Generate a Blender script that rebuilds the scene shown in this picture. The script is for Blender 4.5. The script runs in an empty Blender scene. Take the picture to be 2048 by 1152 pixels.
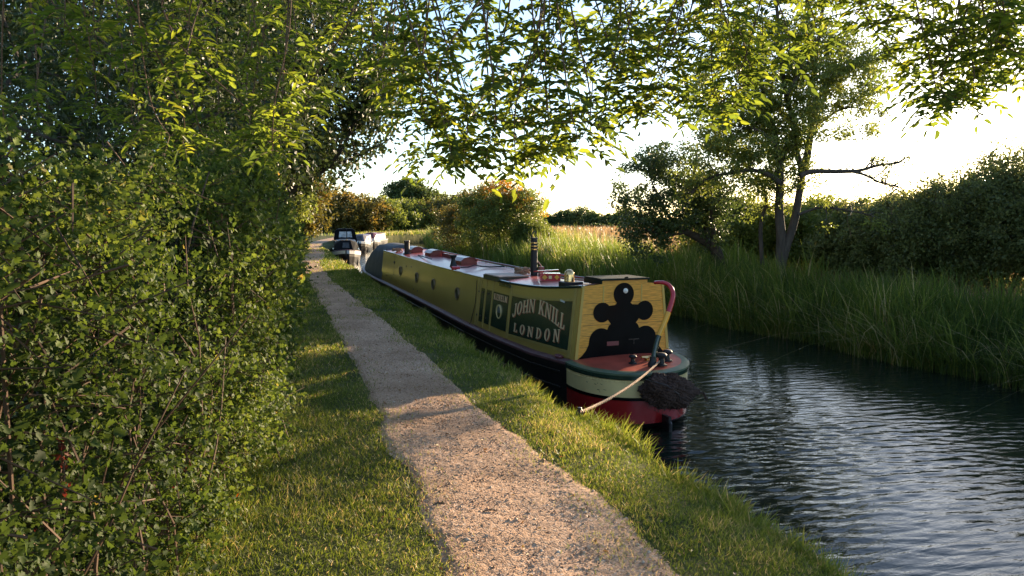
import bpy, math, random
import numpy as np
from mathutils import Matrix, Vector
rng = np.random.default_rng(11)
random.seed(5)
sc = bpy.context.scene
COL = sc.collection
R = math.radians

# ------------------------------------------------------------------ camera
FPX, HOR, YAW = 1500.0, 435.0, R(17.7)
PIT = math.atan((576-HOR)/FPX)
CAMZ = 2.0
cam = bpy.data.cameras.new('camera'); cam.sensor_width = 36; cam.lens = 36*FPX/2048
cam.clip_start = .05; cam.clip_end = 5000
co = bpy.data.objects.new('camera', cam); COL.objects.link(co); sc.camera = co
co.location = (0, 0, CAMZ); co.rotation_euler = (math.pi/2-PIT, 0, -YAW)
FW = np.array([math.sin(YAW)*math.cos(PIT), math.cos(YAW)*math.cos(PIT), -math.sin(PIT)])
RT = np.array([math.cos(YAW), -math.sin(YAW), 0.]); UP = np.cross(RT, FW)
CAMP = np.array([0, 0, CAMZ])
def at(px, py, d):
    """world point seen at photo pixel px,py at horizontal depth d"""
    r = FW + RT*(px-1024)/FPX + UP*(576-py)/FPX
    h = r[0]*math.sin(YAW)+r[1]*math.cos(YAW)
    return CAMP + r*(d/h)
def ground_at(px, py, z=0.):
    r = FW + RT*(px-1024)/FPX + UP*(576-py)/FPX
    return CAMP + r*((z-CAMZ)/r[2])

# ------------------------------------------------------------------ materials
def nmat(name):
    m = bpy.data.materials.new(name); m.use_nodes = True
    nt = m.node_tree; b = nt.nodes['Principled BSDF']
    return m, nt, b
def simple(name, col, rough=.5, metal=0., var=.15, scale=6., bump=0., bscale=40., coat=0., spec=.5, stretch=None):
    m, nt, b = nmat(name)
    L = nt.links; tc = nt.nodes.new('ShaderNodeTexCoord'); src = tc.outputs['Object']
    if stretch:
        mp = nt.nodes.new('ShaderNodeMapping'); mp.inputs['Scale'].default_value = stretch
        L.new(src, mp.inputs[0]); src = mp.outputs[0]
    n = nt.nodes.new('ShaderNodeTexNoise'); n.inputs['Scale'].default_value = scale; n.inputs['Detail'].default_value = 6
    L.new(src, n.inputs['Vector'])
    r = nt.nodes.new('ShaderNodeValToRGB')
    c = np.array(col)
    r.color_ramp.elements[0].position = .3; r.color_ramp.elements[1].position = .7
    r.color_ramp.elements[0].color = (*(c*(1-var)), 1); r.color_ramp.elements[1].color = (*np.minimum(c*(1+var), 1), 1)
    L.new(n.outputs[0], r.inputs[0]); L.new(r.outputs[0], b.inputs['Base Color'])
    b.inputs['Roughness'].default_value = rough; b.inputs['Metallic'].default_value = metal
    b.inputs['Specular IOR Level'].default_value = spec; b.inputs['Coat Weight'].default_value = coat
    b.inputs['Coat Roughness'].default_value = .12
    if bump:
        n2 = nt.nodes.new('ShaderNodeTexNoise'); n2.inputs['Scale'].default_value = bscale; n2.inputs['Detail'].default_value = 4
        L.new(src, n2.inputs['Vector'])
        bp = nt.nodes.new('ShaderNodeBump'); bp.inputs['Strength'].default_value = bump; bp.inputs['Distance'].default_value = .02
        L.new(n2.outputs[0], bp.inputs['Height']); L.new(bp.outputs[0], b.inputs['Normal'])
    return m
def leafmat(name, stops, trans=.4, rough=.5, spec=.35):
    """foliage: colour by a random per-leaf value, part of the light passes through"""
    m, nt, b = nmat(name); L = nt.links
    a = nt.nodes.new('ShaderNodeAttribute'); a.attribute_name = 'tint'
    r = nt.nodes.new('ShaderNodeValToRGB'); e = r.color_ramp.elements
    while len(e) < len(stops): e.new(.5)
    for k, (p, c) in enumerate(stops):
        e[k].position = p; e[k].color = (*c, 1)
    L.new(a.outputs['Fac'], r.inputs[0]); L.new(r.outputs[0], b.inputs['Base Color'])
    b.inputs['Roughness'].default_value = rough; b.inputs['Specular IOR Level'].default_value = spec
    t = nt.nodes.new('ShaderNodeBsdfTranslucent'); hs = nt.nodes.new('ShaderNodeHueSaturation')
    hs.inputs['Hue'].default_value = .484; hs.inputs['Saturation'].default_value = 1.08; hs.inputs['Value'].default_value = 2.35
    L.new(r.outputs[0], hs.inputs['Color']); L.new(hs.outputs[0], t.inputs['Color'])
    mx = nt.nodes.new('ShaderNodeMixShader'); mx.inputs[0].default_value = trans
    L.new(b.outputs[0], mx.inputs[1]); L.new(t.outputs[0], mx.inputs[2])
    L.new(mx.outputs[0], nt.nodes['Material Output'].inputs['Surface'])
    return m
M = {}
M['hull'] = simple('hull_black', (.018, .014, .016), .42, var=.4, scale=3, bump=.15, bscale=8, coat=.1)
M['gun'] = simple('gunwale_oxide', (.17, .075, .085), .45, var=.25, scale=4)
M['side'] = simple('side_olive_yellow', (.54, .37, .09), .28, var=.1, scale=1.2, coat=.35, bump=.06, bscale=2.5, stretch=(1, .4, 1))
M['steel'] = simple('side_steel_olive', (.42, .30, .085), .22, var=.16, scale=.8, coat=.4, bump=.12, bscale=1.6, stretch=(1, .5, 1))
M['trim'] = simple('trim_yellow', (.50, .36, .11), .35, var=.12, scale=4, coat=.3)
M['grain'] = simple('scumbled_back', (.72, .34, .045), .32, var=.35, scale=5, coat=.4, stretch=(1.2, 1, 16), bump=.1, bscale=10)
M['dgreen'] = simple('dark_green_paint', (.016, .038, .026), .25, var=.2, coat=.5)
M['pgreen'] = simple('pale_green_paint', (.10, .14, .085), .4, var=.2)
M['black'] = simple('gloss_black', (.003, .003, .004), .35, var=.3, spec=.12)
M['mgreen'] = simple('matt_dark_green', (.012, .022, .016), .75, var=.3, spec=.15)
M['mblack'] = simple('matt_black', (.012, .012, .014), .55, var=.4)
M['red'] = simple('roof_red', (.40, .05, .035), .42, var=.2, scale=2, coat=.3, bump=.03, bscale=3)
M['dred'] = simple('deck_red', (.46, .085, .05), .4, var=.25, scale=3)
M['skred'] = simple('skylight_red', (.24, .04, .03), .45, var=.2)
M['bred'] = simple('band_red', (.34, .016, .018), .22, var=.15, scale=2, coat=.5)
M['cream'] = simple('band_cream', (.84, .64, .30), .35, var=.12, scale=3, coat=.2)
M['white'] = simple('white_paint', (.75, .74, .7), .4, var=.1)
M['yellow'] = simple('tiller_yellow', (.8, .38, .03), .3, coat=.4)
M['tred'] = simple('tiller_red', (.5, .02, .03), .22, coat=.6)
M['brass'] = simple('brass', (.8, .52, .24), .22, metal=1., var=.1)
M['iron'] = simple('worn_iron', (.06, .045, .04), .45, metal=.4, var=.4, scale=20)
M['tarp'] = simple('canvas_blue_grey', (.045, .058, .078), .75, var=.2, scale=5, bump=.5, bscale=5)
M['canvas'] = simple('canvas_black', (.010, .010, .012), .9, var=.3, scale=5, bump=.3, bscale=4, spec=.12)
M['rope'] = simple('rope_tan', (.42, .27, .17), .85, var=.3, scale=60, bump=.6, bscale=120)
M['coir'] = simple('coir_fender', (.06, .030, .021), .9, var=.6, scale=40, bump=1., bscale=70)
M['glass'] = simple('porthole_glass', (.25, .28, .28), .05, var=.3, coat=1.)
M['window'] = simple('clear_window', (.5, .55, .62), .08, var=.3, scale=4, coat=1.)
M['gold'] = simple('letter_cream', (.88, .64, .38), .4, var=.15)
M['lshade'] = simple('letter_shade', (.50, .17, .08), .4, var=.15)
M['bark'] = simple('bark_grey', (.06, .045, .034), .9, var=.4, scale=9, bump=1., bscale=25, stretch=(1, 1, .3))
M['barkd'] = simple('bark_dark', (.06, .042, .03), .9, var=.4, scale=9, bump=.8, bscale=25)
M['twig'] = simple('twig_brown', (.12, .065, .035), .8, var=.3, scale=9)
M['wood'] = simple('weathered_wood', (.4, .27, .2), .6, var=.25, scale=4, stretch=(1, 6, 1))
M['maroon'] = simple('maroon_paint', (.2, .05, .055), .35, var=.15, coat=.2)
D1, D2, D3 = (.03, .062, .010), (.062, .11, .015), (.125, .175, .022)
M['haw'] = leafmat('hawthorn_leaf', [(0, (.020, .034, .009)), (.45, (.056, .088, .016)), (.88, (.135, .175, .035)), (.985, (.26, .20, .05)), (1, (.3, .06, .02))], .32, .62, .16)
M['ash'] = leafmat('ash_leaf', [(0, (.034, .056, .012)), (.5, (.075, .11, .018)), (.9, (.15, .18, .025)), (1, (.24, .22, .04))], .62, .45, .25)
M['tree'] = leafmat('tree_leaf', [(0, (.026, .042, .014)), (.5, (.058, .085, .022)), (1, (.12, .145, .04))], .3)
M['pale'] = leafmat('pale_tree_leaf', [(0, (.05, .07, .016)), (.5, (.11, .14, .03)), (1, (.22, .23, .05))], .42)
M['autumn'] = leafmat('autumn_leaf', [(0, (.05, .055, .014)), (.4, (.11, .10, .022)), (.75, (.2, .13, .03)), (1, (.33, .13, .03))], .35)
M['gold_leaf'] = leafmat('golden_leaf', [(0, (.22, .17, .03)), (.6, (.42, .25, .05)), (1, (.52, .25, .06))], .4)
M['dark'] = leafmat('shade_bush_leaf', [(0, (.05, .066, .022)), (.5, (.11, .13, .042)), (1, (.20, .20, .065))], .42)
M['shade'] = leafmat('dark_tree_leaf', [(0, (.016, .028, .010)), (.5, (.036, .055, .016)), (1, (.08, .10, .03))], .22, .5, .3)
M['core'] = leafmat('inner_leaf', [(0, (.010, .014, .006)), (1, (.035, .045, .015))], .1, .7, .1)  # inner leaves coloured near black, so the hedge's deep shade is painted in
M['redleaf'] = leafmat('red_bramble_leaf', [(0, (.09, .022, .012)), (1, (.16, .05, .025))], .2)
M['reed'] = leafmat('reed_blade', [(0, (.03, .052, .014)), (.5, (.072, .108, .022)), (.85, (.15, .18, .035)), (1, (.34, .28, .13))], .5, .45, .25)
M['straw'] = leafmat('dry_grass', [(0, (.10, .075, .035)), (.5, (.20, .14, .065)), (1, (.33, .23, .11))], .35)
M['grass'] = leafmat('grass_blade', [(0, (.05, .08, .013)), (.45, (.115, .155, .022)), (.75, (.22, .235, .05)), (1, (.44, .34, .15))], .33, .5, .3)

# ------------------------------------------------------------------ builders
def tag(o, label=None, cat=None, group=None, kind=None):
    if label: o['label'] = label
    if cat: o['category'] = cat
    if group: o['group'] = group
    if kind: o['kind'] = kind
    return o
def empty(name, loc, rz=0., label=None, cat=None, group=None):
    o = bpy.data.objects.new(name, None); COL.objects.link(o)
    o.location = loc; o.rotation_euler = (0, 0, rz); o.empty_display_size = .3
    return tag(o, label, cat, group)
def link(name, me, parent=None):
    o = bpy.data.objects.new(name, me); COL.objects.link(o)
    if parent is not None: o.parent = parent
    return o
def npmesh(name, V, F, mat, parent=None, tint=None, smooth=False):
    """V (n,3); F list of (k,m) int arrays of faces"""
    me = bpy.data.meshes.new(name)
    V = np.asarray(V, np.float32); me.vertices.add(len(V)); me.vertices.foreach_set('co', V.ravel())
    if not isinstance(F, list): F = [F]
    idx = np.concatenate([f.ravel() for f in F]).astype(np.int32)
    tot = np.concatenate([np.full(len(f), f.shape[1], np.int32) for f in F])
    st = np.concatenate([[0], np.cumsum(tot)[:-1]]).astype(np.int32)
    me.loops.add(len(idx)); me.loops.foreach_set('vertex_index', idx)
    me.polygons.add(len(tot)); me.polygons.foreach_set('loop_start', st)
    if smooth: me.polygons.foreach_set('use_smooth', np.ones(len(tot), bool))
    me.update(calc_edges=True)
    if tint is not None:
        a = me.attributes.new('tint', 'FLOAT', 'FACE'); a.data.foreach_set('value', np.asarray(tint, np.float32))
    me.materials.append(mat)
    return link(name, me, parent)
class MB:
    def __init__(s): s.v = []; s.f = []; s.n = 0
    def add(s, V, F):
        for f in F: s.f.append([i+s.n for i in f])
        s.v += [tuple(map(float, p)) for p in V]; s.n = len(s.v); return s
    def box(s, c, d, rz=0., taper=1.):
        x, y, z = [k/2 for k in d]; P = []
        for sz, t in ((-1, 1.), (1, taper)):
            for sx, sy in ((-1, -1), (1, -1), (1, 1), (-1, 1)):
                a, b = sx*x*t, sy*y*t
                P.append((c[0]+a*math.cos(rz)-b*math.sin(rz), c[1]+a*math.sin(rz)+b*math.cos(rz), c[2]+sz*z))
        return s.add(P, [(3, 2, 1, 0), (4, 5, 6, 7), (0, 1, 5, 4), (1, 2, 6, 5), (2, 3, 7, 6), (3, 0, 4, 7)])
    def tube(s, pts, rad, k=8, cap=True):
        pts = [np.array(p, float) for p in pts]; n = len(pts)
        rad = rad if hasattr(rad, '__len__') else [rad]*n
        V = []; F = []; prev = None
        for i, p in enumerate(pts):
            t = pts[min(i+1, n-1)]-pts[max(i-1, 0)]; t = t/(np.linalg.norm(t)+1e-9)
            if prev is None:
                a = np.array([0, 0, 1.]) if abs(t[2]) < .9 else np.array([1., 0, 0])
            else: a = prev
            u = a-t*(a@t); u /= np.linalg.norm(u)+1e-9; w = np.cross(t, u); prev = u
            for j in range(k):
                q = 2*math.pi*j/k; V.append(p+(u*math.cos(q)+w*math.sin(q))*rad[i])
        for i in range(n-1):
            for j in range(k):
                F.append((i*k+j, i*k+(j+1) % k, (i+1)*k+(j+1) % k, (i+1)*k+j))
        if cap: F.append(tuple(range(k-1, -1, -1))); F.append(tuple((n-1)*k+j for j in range(k)))
        return s.add(V, F)
    def lathe(s, c, prof, k=20, axis='z'):
        V = []; F = []
        for r, h in prof:
            for j in range(k):
                q = 2*math.pi*j/k; a, b = r*math.cos(q), r*math.sin(q)
                V.append((c[0]+a, c[1]+b, c[2]+h) if axis == 'z' else (c[0]+a, c[1]+h, c[2]+b) if axis == 'y' else (c[0]+h, c[1]+a, c[2]+b))
        n = len(prof)
        for i in range(n-1):
            for j in range(k): F.append((i*k+j, i*k+(j+1) % k, (i+1)*k+(j+1) % k, (i+1)*k+j))
        F.append(tuple(range(k-1, -1, -1))); F.append(tuple((n-1)*k+j for j in range(k)))
        return s.add(V, F)
    def grid(s, rows, closed=False):
        m = len(rows[0]); V = [p for r in rows for p in r]; F = []
        for i in range(len(rows)-1):
            for j in range(m if closed else m-1):
                j2 = (j+1) % m; F.append((i*m+j, i*m+j2, (i+1)*m+j2, (i+1)*m+j))
        return s.add(V, F)
    def plate(s, outer, fn, t0, t1):
        """polygon 'outer' in 2-D mapped by fn(a,b,offset) to space, from offset t0 to t1"""
        n = len(outer); V = [fn(a, b, t0) for a, b in outer]+[fn(a, b, t1) for a, b in outer]
        F = [tuple(range(n-1, -1, -1)), tuple(range(n, 2*n))]+[(i, (i+1) % n, n+(i+1) % n, n+i) for i in range(n)]
        return s.add(V, F)
    def build(s, name, mat, parent=None, smooth=False, dz=0., autosmooth=None, bevel=0.):
        me = bpy.data.meshes.new(name)
        V = [(x, y, z+dz) for x, y, z in s.v] if dz else s.v
        me.from_pydata(V, [], s.f); me.update(); me.materials.append(mat)
        import bmesh
        b = bmesh.new(); b.from_mesh(me); bmesh.ops.recalc_face_normals(b, faces=b.faces)
        if bevel: bmesh.ops.bevel(b, geom=[e for e in b.edges if e.calc_face_angle(0) > .6], offset=bevel, segments=2, affect='EDGES', clamp_overlap=True)
        b.to_mesh(me); b.free()
        if smooth:
            me.polygons.foreach_set('use_smooth', np.ones(len(me.polygons), bool))
            me.set_sharp_from_angle(angle=R(40))
        return link(name, me, parent)

def norm(a): return a/(np.linalg.norm(a, axis=-1, keepdims=True)+1e-9)
_dirs = [(norm(rng.normal(size=3)), rng.uniform(0, 6.28)) for _ in range(24)]
def fbm(P, s=1., o=4):
    P = np.asarray(P, float)*s; v = 0.; a = 1.; k = 0; t = 0
    for i in range(o):
        for j in range(5):
            d, ph = _dirs[(k) % 24]; k += 1
            v = v+a*np.sin(P@d*(1+.27*j)*2.1+ph+1.3*j); t += a
        P = P*2.03+1.7; a *= .55
    return v/t*1.9
TPL = {
 'quad': (np.array([(0, 0, 0), (.45, .5, .06), (1, 0, 0), (.45, -.5, .06)]), [np.array([[0, 1, 2, 3]])]),
 'ash': (np.array([(0, 0, 0), (.25, .40, .10), (.68, .34, .07), (1, 0, -.1), (.68, -.34, .07), (.25, -.40, .10)]), [np.array([[0, 3, 2, 1], [0, 5, 4, 3]])]),
 'haw': (np.array([(0, 0, 0), (.22, .42, .05), (.42, .56, .1), (.5, .25, .03), (.74, .44, .08), (.82, .2, .02), (1, 0, -.04),
                   (.82, -.2, .02), (.74, -.44, .08), (.5, -.25, .03), (.42, -.56, .1), (.22, -.42, .05)]),
         [np.array([[0, 6, 5, 4, 3], [0, 9, 8, 7, 6]]), np.array([[0, 3, 2, 1], [0, 11, 10, 9]])]),
 'blade': (np.array([(0, .5, 0), (0, -.5, 0), (.5, .42, .10), (.5, -.42, .10), (1, 0, 0)]), [np.array([[0, 1, 3, 2]]), np.array([[2, 3, 4]])]),
}
def leaves(P, A, N, Ls, Ws, tpl='quad', tint=None):
    """returns V, F, per-face tint"""
    T, FF = TPL[tpl]; n = len(P); k = len(T)
    A = norm(A); B = norm(np.cross(N, A)); C = np.cross(A, B)
    Ls = np.broadcast_to(Ls, (n,)); Ws = np.broadcast_to(Ws, (n,))
    V = (P[:, None]+A[:, None]*(T[None, :, 0:1]*Ls[:, None, None])+B[:, None]*(T[None, :, 1:2]*Ws[:, None, None])
         + C[:, None]*(T[None, :, 2:3]*Ls[:, None, None]))
    F = []; tt = []
    if tint is None: tint = rng.random(n)
    off = (np.arange(n)*k)[:, None, None]
    for f in FF:
        F.append((f[None]+off).reshape(-1, f.shape[1])); tt.append(np.repeat(tint, len(f)))
    return V.reshape(-1, 3), F, np.concatenate(tt)
def merge(parts):
    V = []; F = {}; T = {}; o = 0
    for v, f, t in parts:
        V.append(v); i = 0
        for g in f:
            w = g.shape[1]
            F.setdefault(w, []).append(g+o); T.setdefault(w, []).append(t[i:i+len(g)]); i += len(g)
        o += len(v)
    ks = list(F)
    return np.concatenate(V), [np.concatenate(F[k]) for k in ks], np.concatenate([np.concatenate(T[k]) for k in ks])
def leafobj(name, parts, mat, parent=None):
    V, F, T = merge(parts if isinstance(parts, list) else [parts])
    return npmesh(name, V, F, mat, parent, T)
def rdir(n, up=0.): 
    v = rng.normal(size=(n, 3)); v[:, 2] += up; return norm(v)
def clumps(centres, rads, n_each, size, tpl='quad', flat=.8, asp=.6, up=.5, tb=0., tv=.5, gap=.0):
    """leaves gathered in clumps round given centres; tint varies a little per clump (kind of shoot)"""
    C = np.repeat(centres, n_each, axis=0); r = np.repeat(np.broadcast_to(rads, (len(centres),)), n_each)
    n = len(C); d = norm(rng.normal(size=(n, 3))); rr = rng.random(n)**.45
    P = C+d*(r*rr)[:, None]*np.array([1, 1, flat])
    ct = np.repeat(rng.random(len(centres)), n_each)
    tint = np.clip(tb+tv*(.5*ct+.5*rng.random(n)), 0, 1)
    A = norm(d*.7+rdir(n)*.9+np.array([0, 0, -.25])); N = rdir(n, up)
    s = size*rng.uniform(.7, 1.3, n)
    return leaves(P, A, N, s, s*asp, tpl, tint)

# ------------------------------------------------------------------ world, sun
W = bpy.data.worlds.new('World'); sc.world = W; W.use_nodes = True
nt = W.node_tree; bg = nt.nodes['Background']
sky = nt.nodes.new('ShaderNodeTexSky'); sky.sky_type = 'NISHITA'; sky.sun_disc = False
SEL, SAZ = R(9.4), R(54)                   # elevation, azimuth clockwise from +Y
sky.sun_elevation = SEL; sky.sun_rotation = SAZ
sky.air_density = .75; sky.dust_density = .3; sky.ozone_density = 1.4
nt.links.new(sky.outputs[0], bg.inputs[0]); bg.inputs[1].default_value = .118
sl = bpy.data.lights.new('sun', 'SUN'); sl.energy = 5.0; sl.angle = R(.5); sl.color = (1., .77, .50)
so = bpy.data.objects.new('sun', sl); COL.objects.link(so)
sd = Vector((math.sin(SAZ)*math.cos(SEL), math.cos(SAZ)*math.cos(SEL), math.sin(SEL)))
so.rotation_euler = sd.to_track_quat('Z', 'Y').to_euler()
sc.view_settings.view_transform = 'Standard'; sc.view_settings.look = 'None'
sc.view_settings.exposure = 1.72; sc.view_settings.gamma = 1.
sc.cycles.max_bounces = 8; sc.cycles.transmission_bounces = 4; sc.cycles.transparent_max_bounces = 4
sc.cycles.sample_clamp_indirect = 4.

# ------------------------------------------------------------------ setting
def interp(y, tab):
    t = np.array(tab, float); return np.interp(y, t[:, 0], t[:, 1])
BL = [(-40, 3.1), (3.4, 3.12), (4.6, 3.24), (6.4, 3.16), (8.3, 3.08), (25, 3.1), (45, 3.25), (52, 3.6), (60, 4.8), (70, 6.3), (78, 8.0), (84, 10.5), (90, 14), (96, 19), (103, 25.5), (112, 27.5)]
BR = [(-40, 13.6), (10, 13.4), (15, 13.25), (20, 12.8), (60, 13.2), (70, 14.3), (78, 15.5), (88, 18), (96, 22), (103, 26), (112, 28)]
def bl(y): return interp(y, BL)+.05*np.sin(np.asarray(y)*2.1)+.03*np.sin(np.asarray(y)*5.3+1)
def br(y): return interp(y, BR)+.12*np.sin(np.asarray(y)*1.3)
WZ = -1.2
def zleft(x, y):                            # ground height on the towpath side
    e = bl(y)-x
    return -.16*np.exp(-np.clip(e, 0, 9)/.35)+.012*fbm(np.stack([x, y, 0*x], -1), 1.1, 2)*np.clip(e*4, 0, 1)
def zright(x, y):
    e = x-br(y)
    near = -1.05+.55*(1-np.exp(-np.clip(e, 0, 99)/1.3))
    return near-np.clip(e-6, 0, 400)*.009+.05*fbm(np.stack([x, y, 0*x], -1), .5, 2)
ys = np.concatenate([np.arange(-40, 0, 4), np.arange(0, 14, .12), np.arange(14, 45, .4), np.arange(45, 112, 1.), np.arange(112, 460, 12)])
offL = np.array([-400, -150, -60, -25, -12, -8, -5, -4, -3.5, -3, -2.6, -2.3, -2, -1.7, -1.4, -1.1, -.85, -.65, -.5, -.38, -.28, -.2, -.13, -.07, -.02])
offR = np.array([.0, .25, .6, 1.2, 2, 3.2, 5, 8, 14, 25, 50, 90, 160, 260, 400])
rows = []
for y in ys:
    yy = min(y, 111.9); l, r = float(bl(yy)), float(br(yy))
    if y > 104: r = l = float(bl(104.)); r += .2
    X = l+offL; Z = zleft(X, np.full(len(X), yy)) - .0
    row = [(x, y, z) for x, z in zip(X, Z)]
    deep = -1.9 if y <= 104 else -.5
    row += [(l+.02, y, -.34 if y <= 104 else -.3), (l+.0, y, -.75 if y <= 104 else -.4), (l+.06, y, deep), ((l+r)/2, y, deep-.2 if y <= 104 else deep), (r-.15, y, deep)]
    X = r+offR; Z = zright(X, np.full(len(X), y))
    row += [(x, y, z) for x, z in zip(X, Z)]
    rows.append(row)
m, nt_, b_ = nmat('turf_soil'); L = nt_.links
tc = nt_.nodes.new('ShaderNodeTexCoord'); n1 = nt_.nodes.new('ShaderNodeTexNoise'); n1.inputs['Scale'].default_value = 1.3; n1.inputs['Detail'].default_value = 8
L.new(tc.outputs['Object'], n1.inputs['Vector']); r1 = nt_.nodes.new('ShaderNodeValToRGB'); e = r1.color_ramp.elements
e[0].position = .3; e[0].color = (.045, .06, .018, 1); e[1].position = .72; e[1].color = (.15, .14, .05, 1)
L.new(n1.outputs[0], r1.inputs[0])
L.new(r1.outputs[0], b_.inputs['Base Color'])
b_.inputs['Roughness'].default_value = .95; b_.inputs['Specular IOR Level'].default_value = .1
n2 = nt_.nodes.new('ShaderNodeTexNoise'); n2.inputs['Scale'].default_value = 35; n2.inputs['Detail'].default_value = 5
L.new(tc.outputs['Object'], n2.inputs['Vector']); bp = nt_.nodes.new('ShaderNodeBump'); bp.inputs['Strength'].default_value = .8; bp.inputs['Distance'].default_value = .03
L.new(n2.outputs[0], bp.inputs['Height']); L.new(bp.outputs[0], b_.inputs['Normal'])
g = MB().grid(rows).build('ground', m, smooth=True); tag(g, kind='structure')
far = MB(); far.grid([[(-2500, 455, -3.6), (2500, 455, -3.6)], [(-2500, 4000, -6), (2500, 4000, -6)]])
far.grid([[(-2500, -600, -1.95), (-396, -600, -1.95)], [(-2500, 460, -3.65), (-396, 460, -3.65)]])
far.grid([[(396, -600, -4.2), (2500, -600, -4.2)], [(396, 460, -4.2), (2500, 460, -4.2)]])
tag(far.build('far_ground', m), kind='structure')

# water ------------------------------------------------------------
m, nt_, b_ = nmat('canal_water'); L = nt_.links
b_.inputs['Base Color'].default_value = (.012, .017, .012, 1); b_.inputs['Roughness'].default_value = .035; b_.inputs['IOR'].default_value = 1.33
b_.inputs['Specular IOR Level'].default_value = .5
wv = MB()
# ripples: real wave relief near the camera, in one sheet
xs = np.concatenate([np.arange(2.6, 14.2, .045)])
ysw = np.concatenate([np.arange(1.5, 9, .022), np.arange(9, 17, .035), np.arange(17, 30, .12), np.arange(30, 112, .8)])
def wave(X, Y):
    a = np.zeros_like(X)
    rs = np.random.default_rng(3)
    for k in range(30):
        th = rs.normal(R(82), .26); lam = rs.choice([.09, .12, .16, .21, .28]) * rs.uniform(.85, 1.15)
        amp = .009*lam*rs.uniform(.5, 1.2); q = 2*math.pi/lam
        mod = .55+.45*np.sin(X*rs.uniform(.3, 1.1)+Y*rs.uniform(.3, 1.)+rs.uniform(0, 6))
        a += amp*mod*np.sin(q*(X*math.cos(th)+Y*math.sin(th))+rs.uniform(0, 6.28)+.6*np.sin(X*.9+Y*.5+k))
    return a
Xw, Yw = np.meshgrid(xs, ysw)
fade = np.clip((19-Yw)/9, .0, 1)
calm = .35+.65*np.clip(.5+.6*np.sin(Xw*.55-Yw*.22+.8)+.3*np.sin(Xw*.2+Yw*.7), 0, 1)
Zw = WZ+wave(Xw, Yw)*fade*calm
nyw, nxw = Xw.shape
I = np.arange(nyw*nxw).reshape(nyw, nxw)
Fq = np.stack([I[:-1, :-1], I[:-1, 1:], I[1:, 1:], I[1:, :-1]], -1).reshape(-1, 4)
# a ring of plain sheet beyond the fine one, welded by overlap-free extents
Vw = np.stack([Xw, Yw, Zw], -1).reshape(-1, 3)
nV = len(Vw)
extra = np.array([(14.155, 1.5, WZ), (28, 58, WZ), (34, 111.6, WZ), (14.155, 111.6, WZ), (2.6, -40, WZ), (14.3, -40, WZ), (14.155, 1.5, WZ), (2.6, 1.5, WZ)])
wob = npmesh('water', np.concatenate([Vw, extra]), [Fq, np.array([[0, 1, 2, 3], [4, 5, 6, 7]])+nV], m, smooth=True)
tag(wob, kind='structure')
tc = nt_.nodes.new('ShaderNodeTexCoord'); mp = nt_.nodes.new('ShaderNodeMapping'); mp.inputs['Scale'].default_value = (.8, 2.6, 1); mp.inputs['Rotation'].default_value = (0, 0, R(5))
L.new(tc.outputs['Object'], mp.inputs[0])
n1 = nt_.nodes.new('ShaderNodeTexNoise'); n1.inputs['Scale'].default_value = 3.2; n1.inputs['Detail'].default_value = 4; n1.inputs['Distortion'].default_value = .5
L.new(mp.outputs[0], n1.inputs['Vector']); bp = nt_.nodes.new('ShaderNodeBump'); bp.inputs['Strength'].default_value = .35; bp.inputs['Distance'].default_value = .03
L.new(n1.outputs[0], bp.inputs['Height']); L.new(bp.outputs[0], b_.inputs['Normal'])

# towpath: gravel relief -------------------------------------------
PL = [(1, .88), (3.9, .91), (5, .95), (7.7, 1.04), (12, 1.08), (20, 1.14), (30, 1.1), (38, 1.3), (44, 2.0), (50, 2.2), (60, 2.6), (70, 4.2), (78, 6.0)]
PR = [(1, 2.1), (4.7, 2.1), (6, 2.06), (7.7, 1.95), (12.7, 2.0), (17, 1.88), (25, 1.66), (34, 1.85), (38, 2.3), (44, 2.9), (50, 2.95), (60, 3.6), (70, 5.2), (78, 7.0)]
m, nt_, b_ = nmat('path_gravel'); L = nt_.links
a = nt_.nodes.new('ShaderNodeAttribute'); a.attribute_name = 'tint'
r1 = nt_.nodes.new('ShaderNodeValToRGB'); e = r1.color_ramp.elements
for p, c in ((.35, (.44, .265, .165)), (.7, (.64, .41, .265))): e.new(p).color = (*c, 1)
e[0].color = (.16, .105, .07, 1); e[-1].color = (.68, .55, .44, 1)
L.new(a.outputs['Fac'], r1.inputs[0])
tc = nt_.nodes.new('ShaderNodeTexCoord'); n1 = nt_.nodes.new('ShaderNodeTexNoise'); n1.inputs['Scale'].default_value = .9; n1.inputs['Detail'].default_value = 6
L.new(tc.outputs['Object'], n1.inputs['Vector'])
mm = nt_.nodes.new('ShaderNodeMix'); mm.data_type = 'RGBA'; mm.blend_type = 'MULTIPLY'; mm.inputs[0].default_value = .75
r2 = nt_.nodes.new('ShaderNodeValToRGB'); r2.color_ramp.elements[0].position = .35; r2.color_ramp.elements[0].color = (.62, .58, .52, 1); r2.color_ramp.elements[1].position = .6
L.new(n1.outputs[0], r2.inputs[0]); L.new(r1.outputs[0], mm.inputs[6]); L.new(r2.outputs[0], mm.inputs[7]); L.new(mm.outputs[2], b_.inputs['Base Color'])
b_.inputs['Roughness'].default_value = .9; b_.inputs['Specular IOR Level'].default_value = .2
n2 = nt_.nodes.new('ShaderNodeTexVoronoi'); n2.inputs['Scale'].default_value = 75
L.new(tc.outputs['Object'], n2.inputs['Vector']); bp = nt_.nodes.new('ShaderNodeBump'); bp.inputs['Strength'].default_value = .4; bp.inputs['Distance'].default_value = .007
bp.invert = True
L.new(n2.outputs[0], bp.inputs['Height']); L.new(bp.outputs[0], b_.inputs['Normal'])
gravel = m
yp = np.concatenate([np.arange(.8, 9.5, .013), np.arange(9.5, 20, .05), np.arange(20, 78, .35)])
nu = 100
Yp = np.repeat(yp[:, None], nu, 1)
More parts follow.
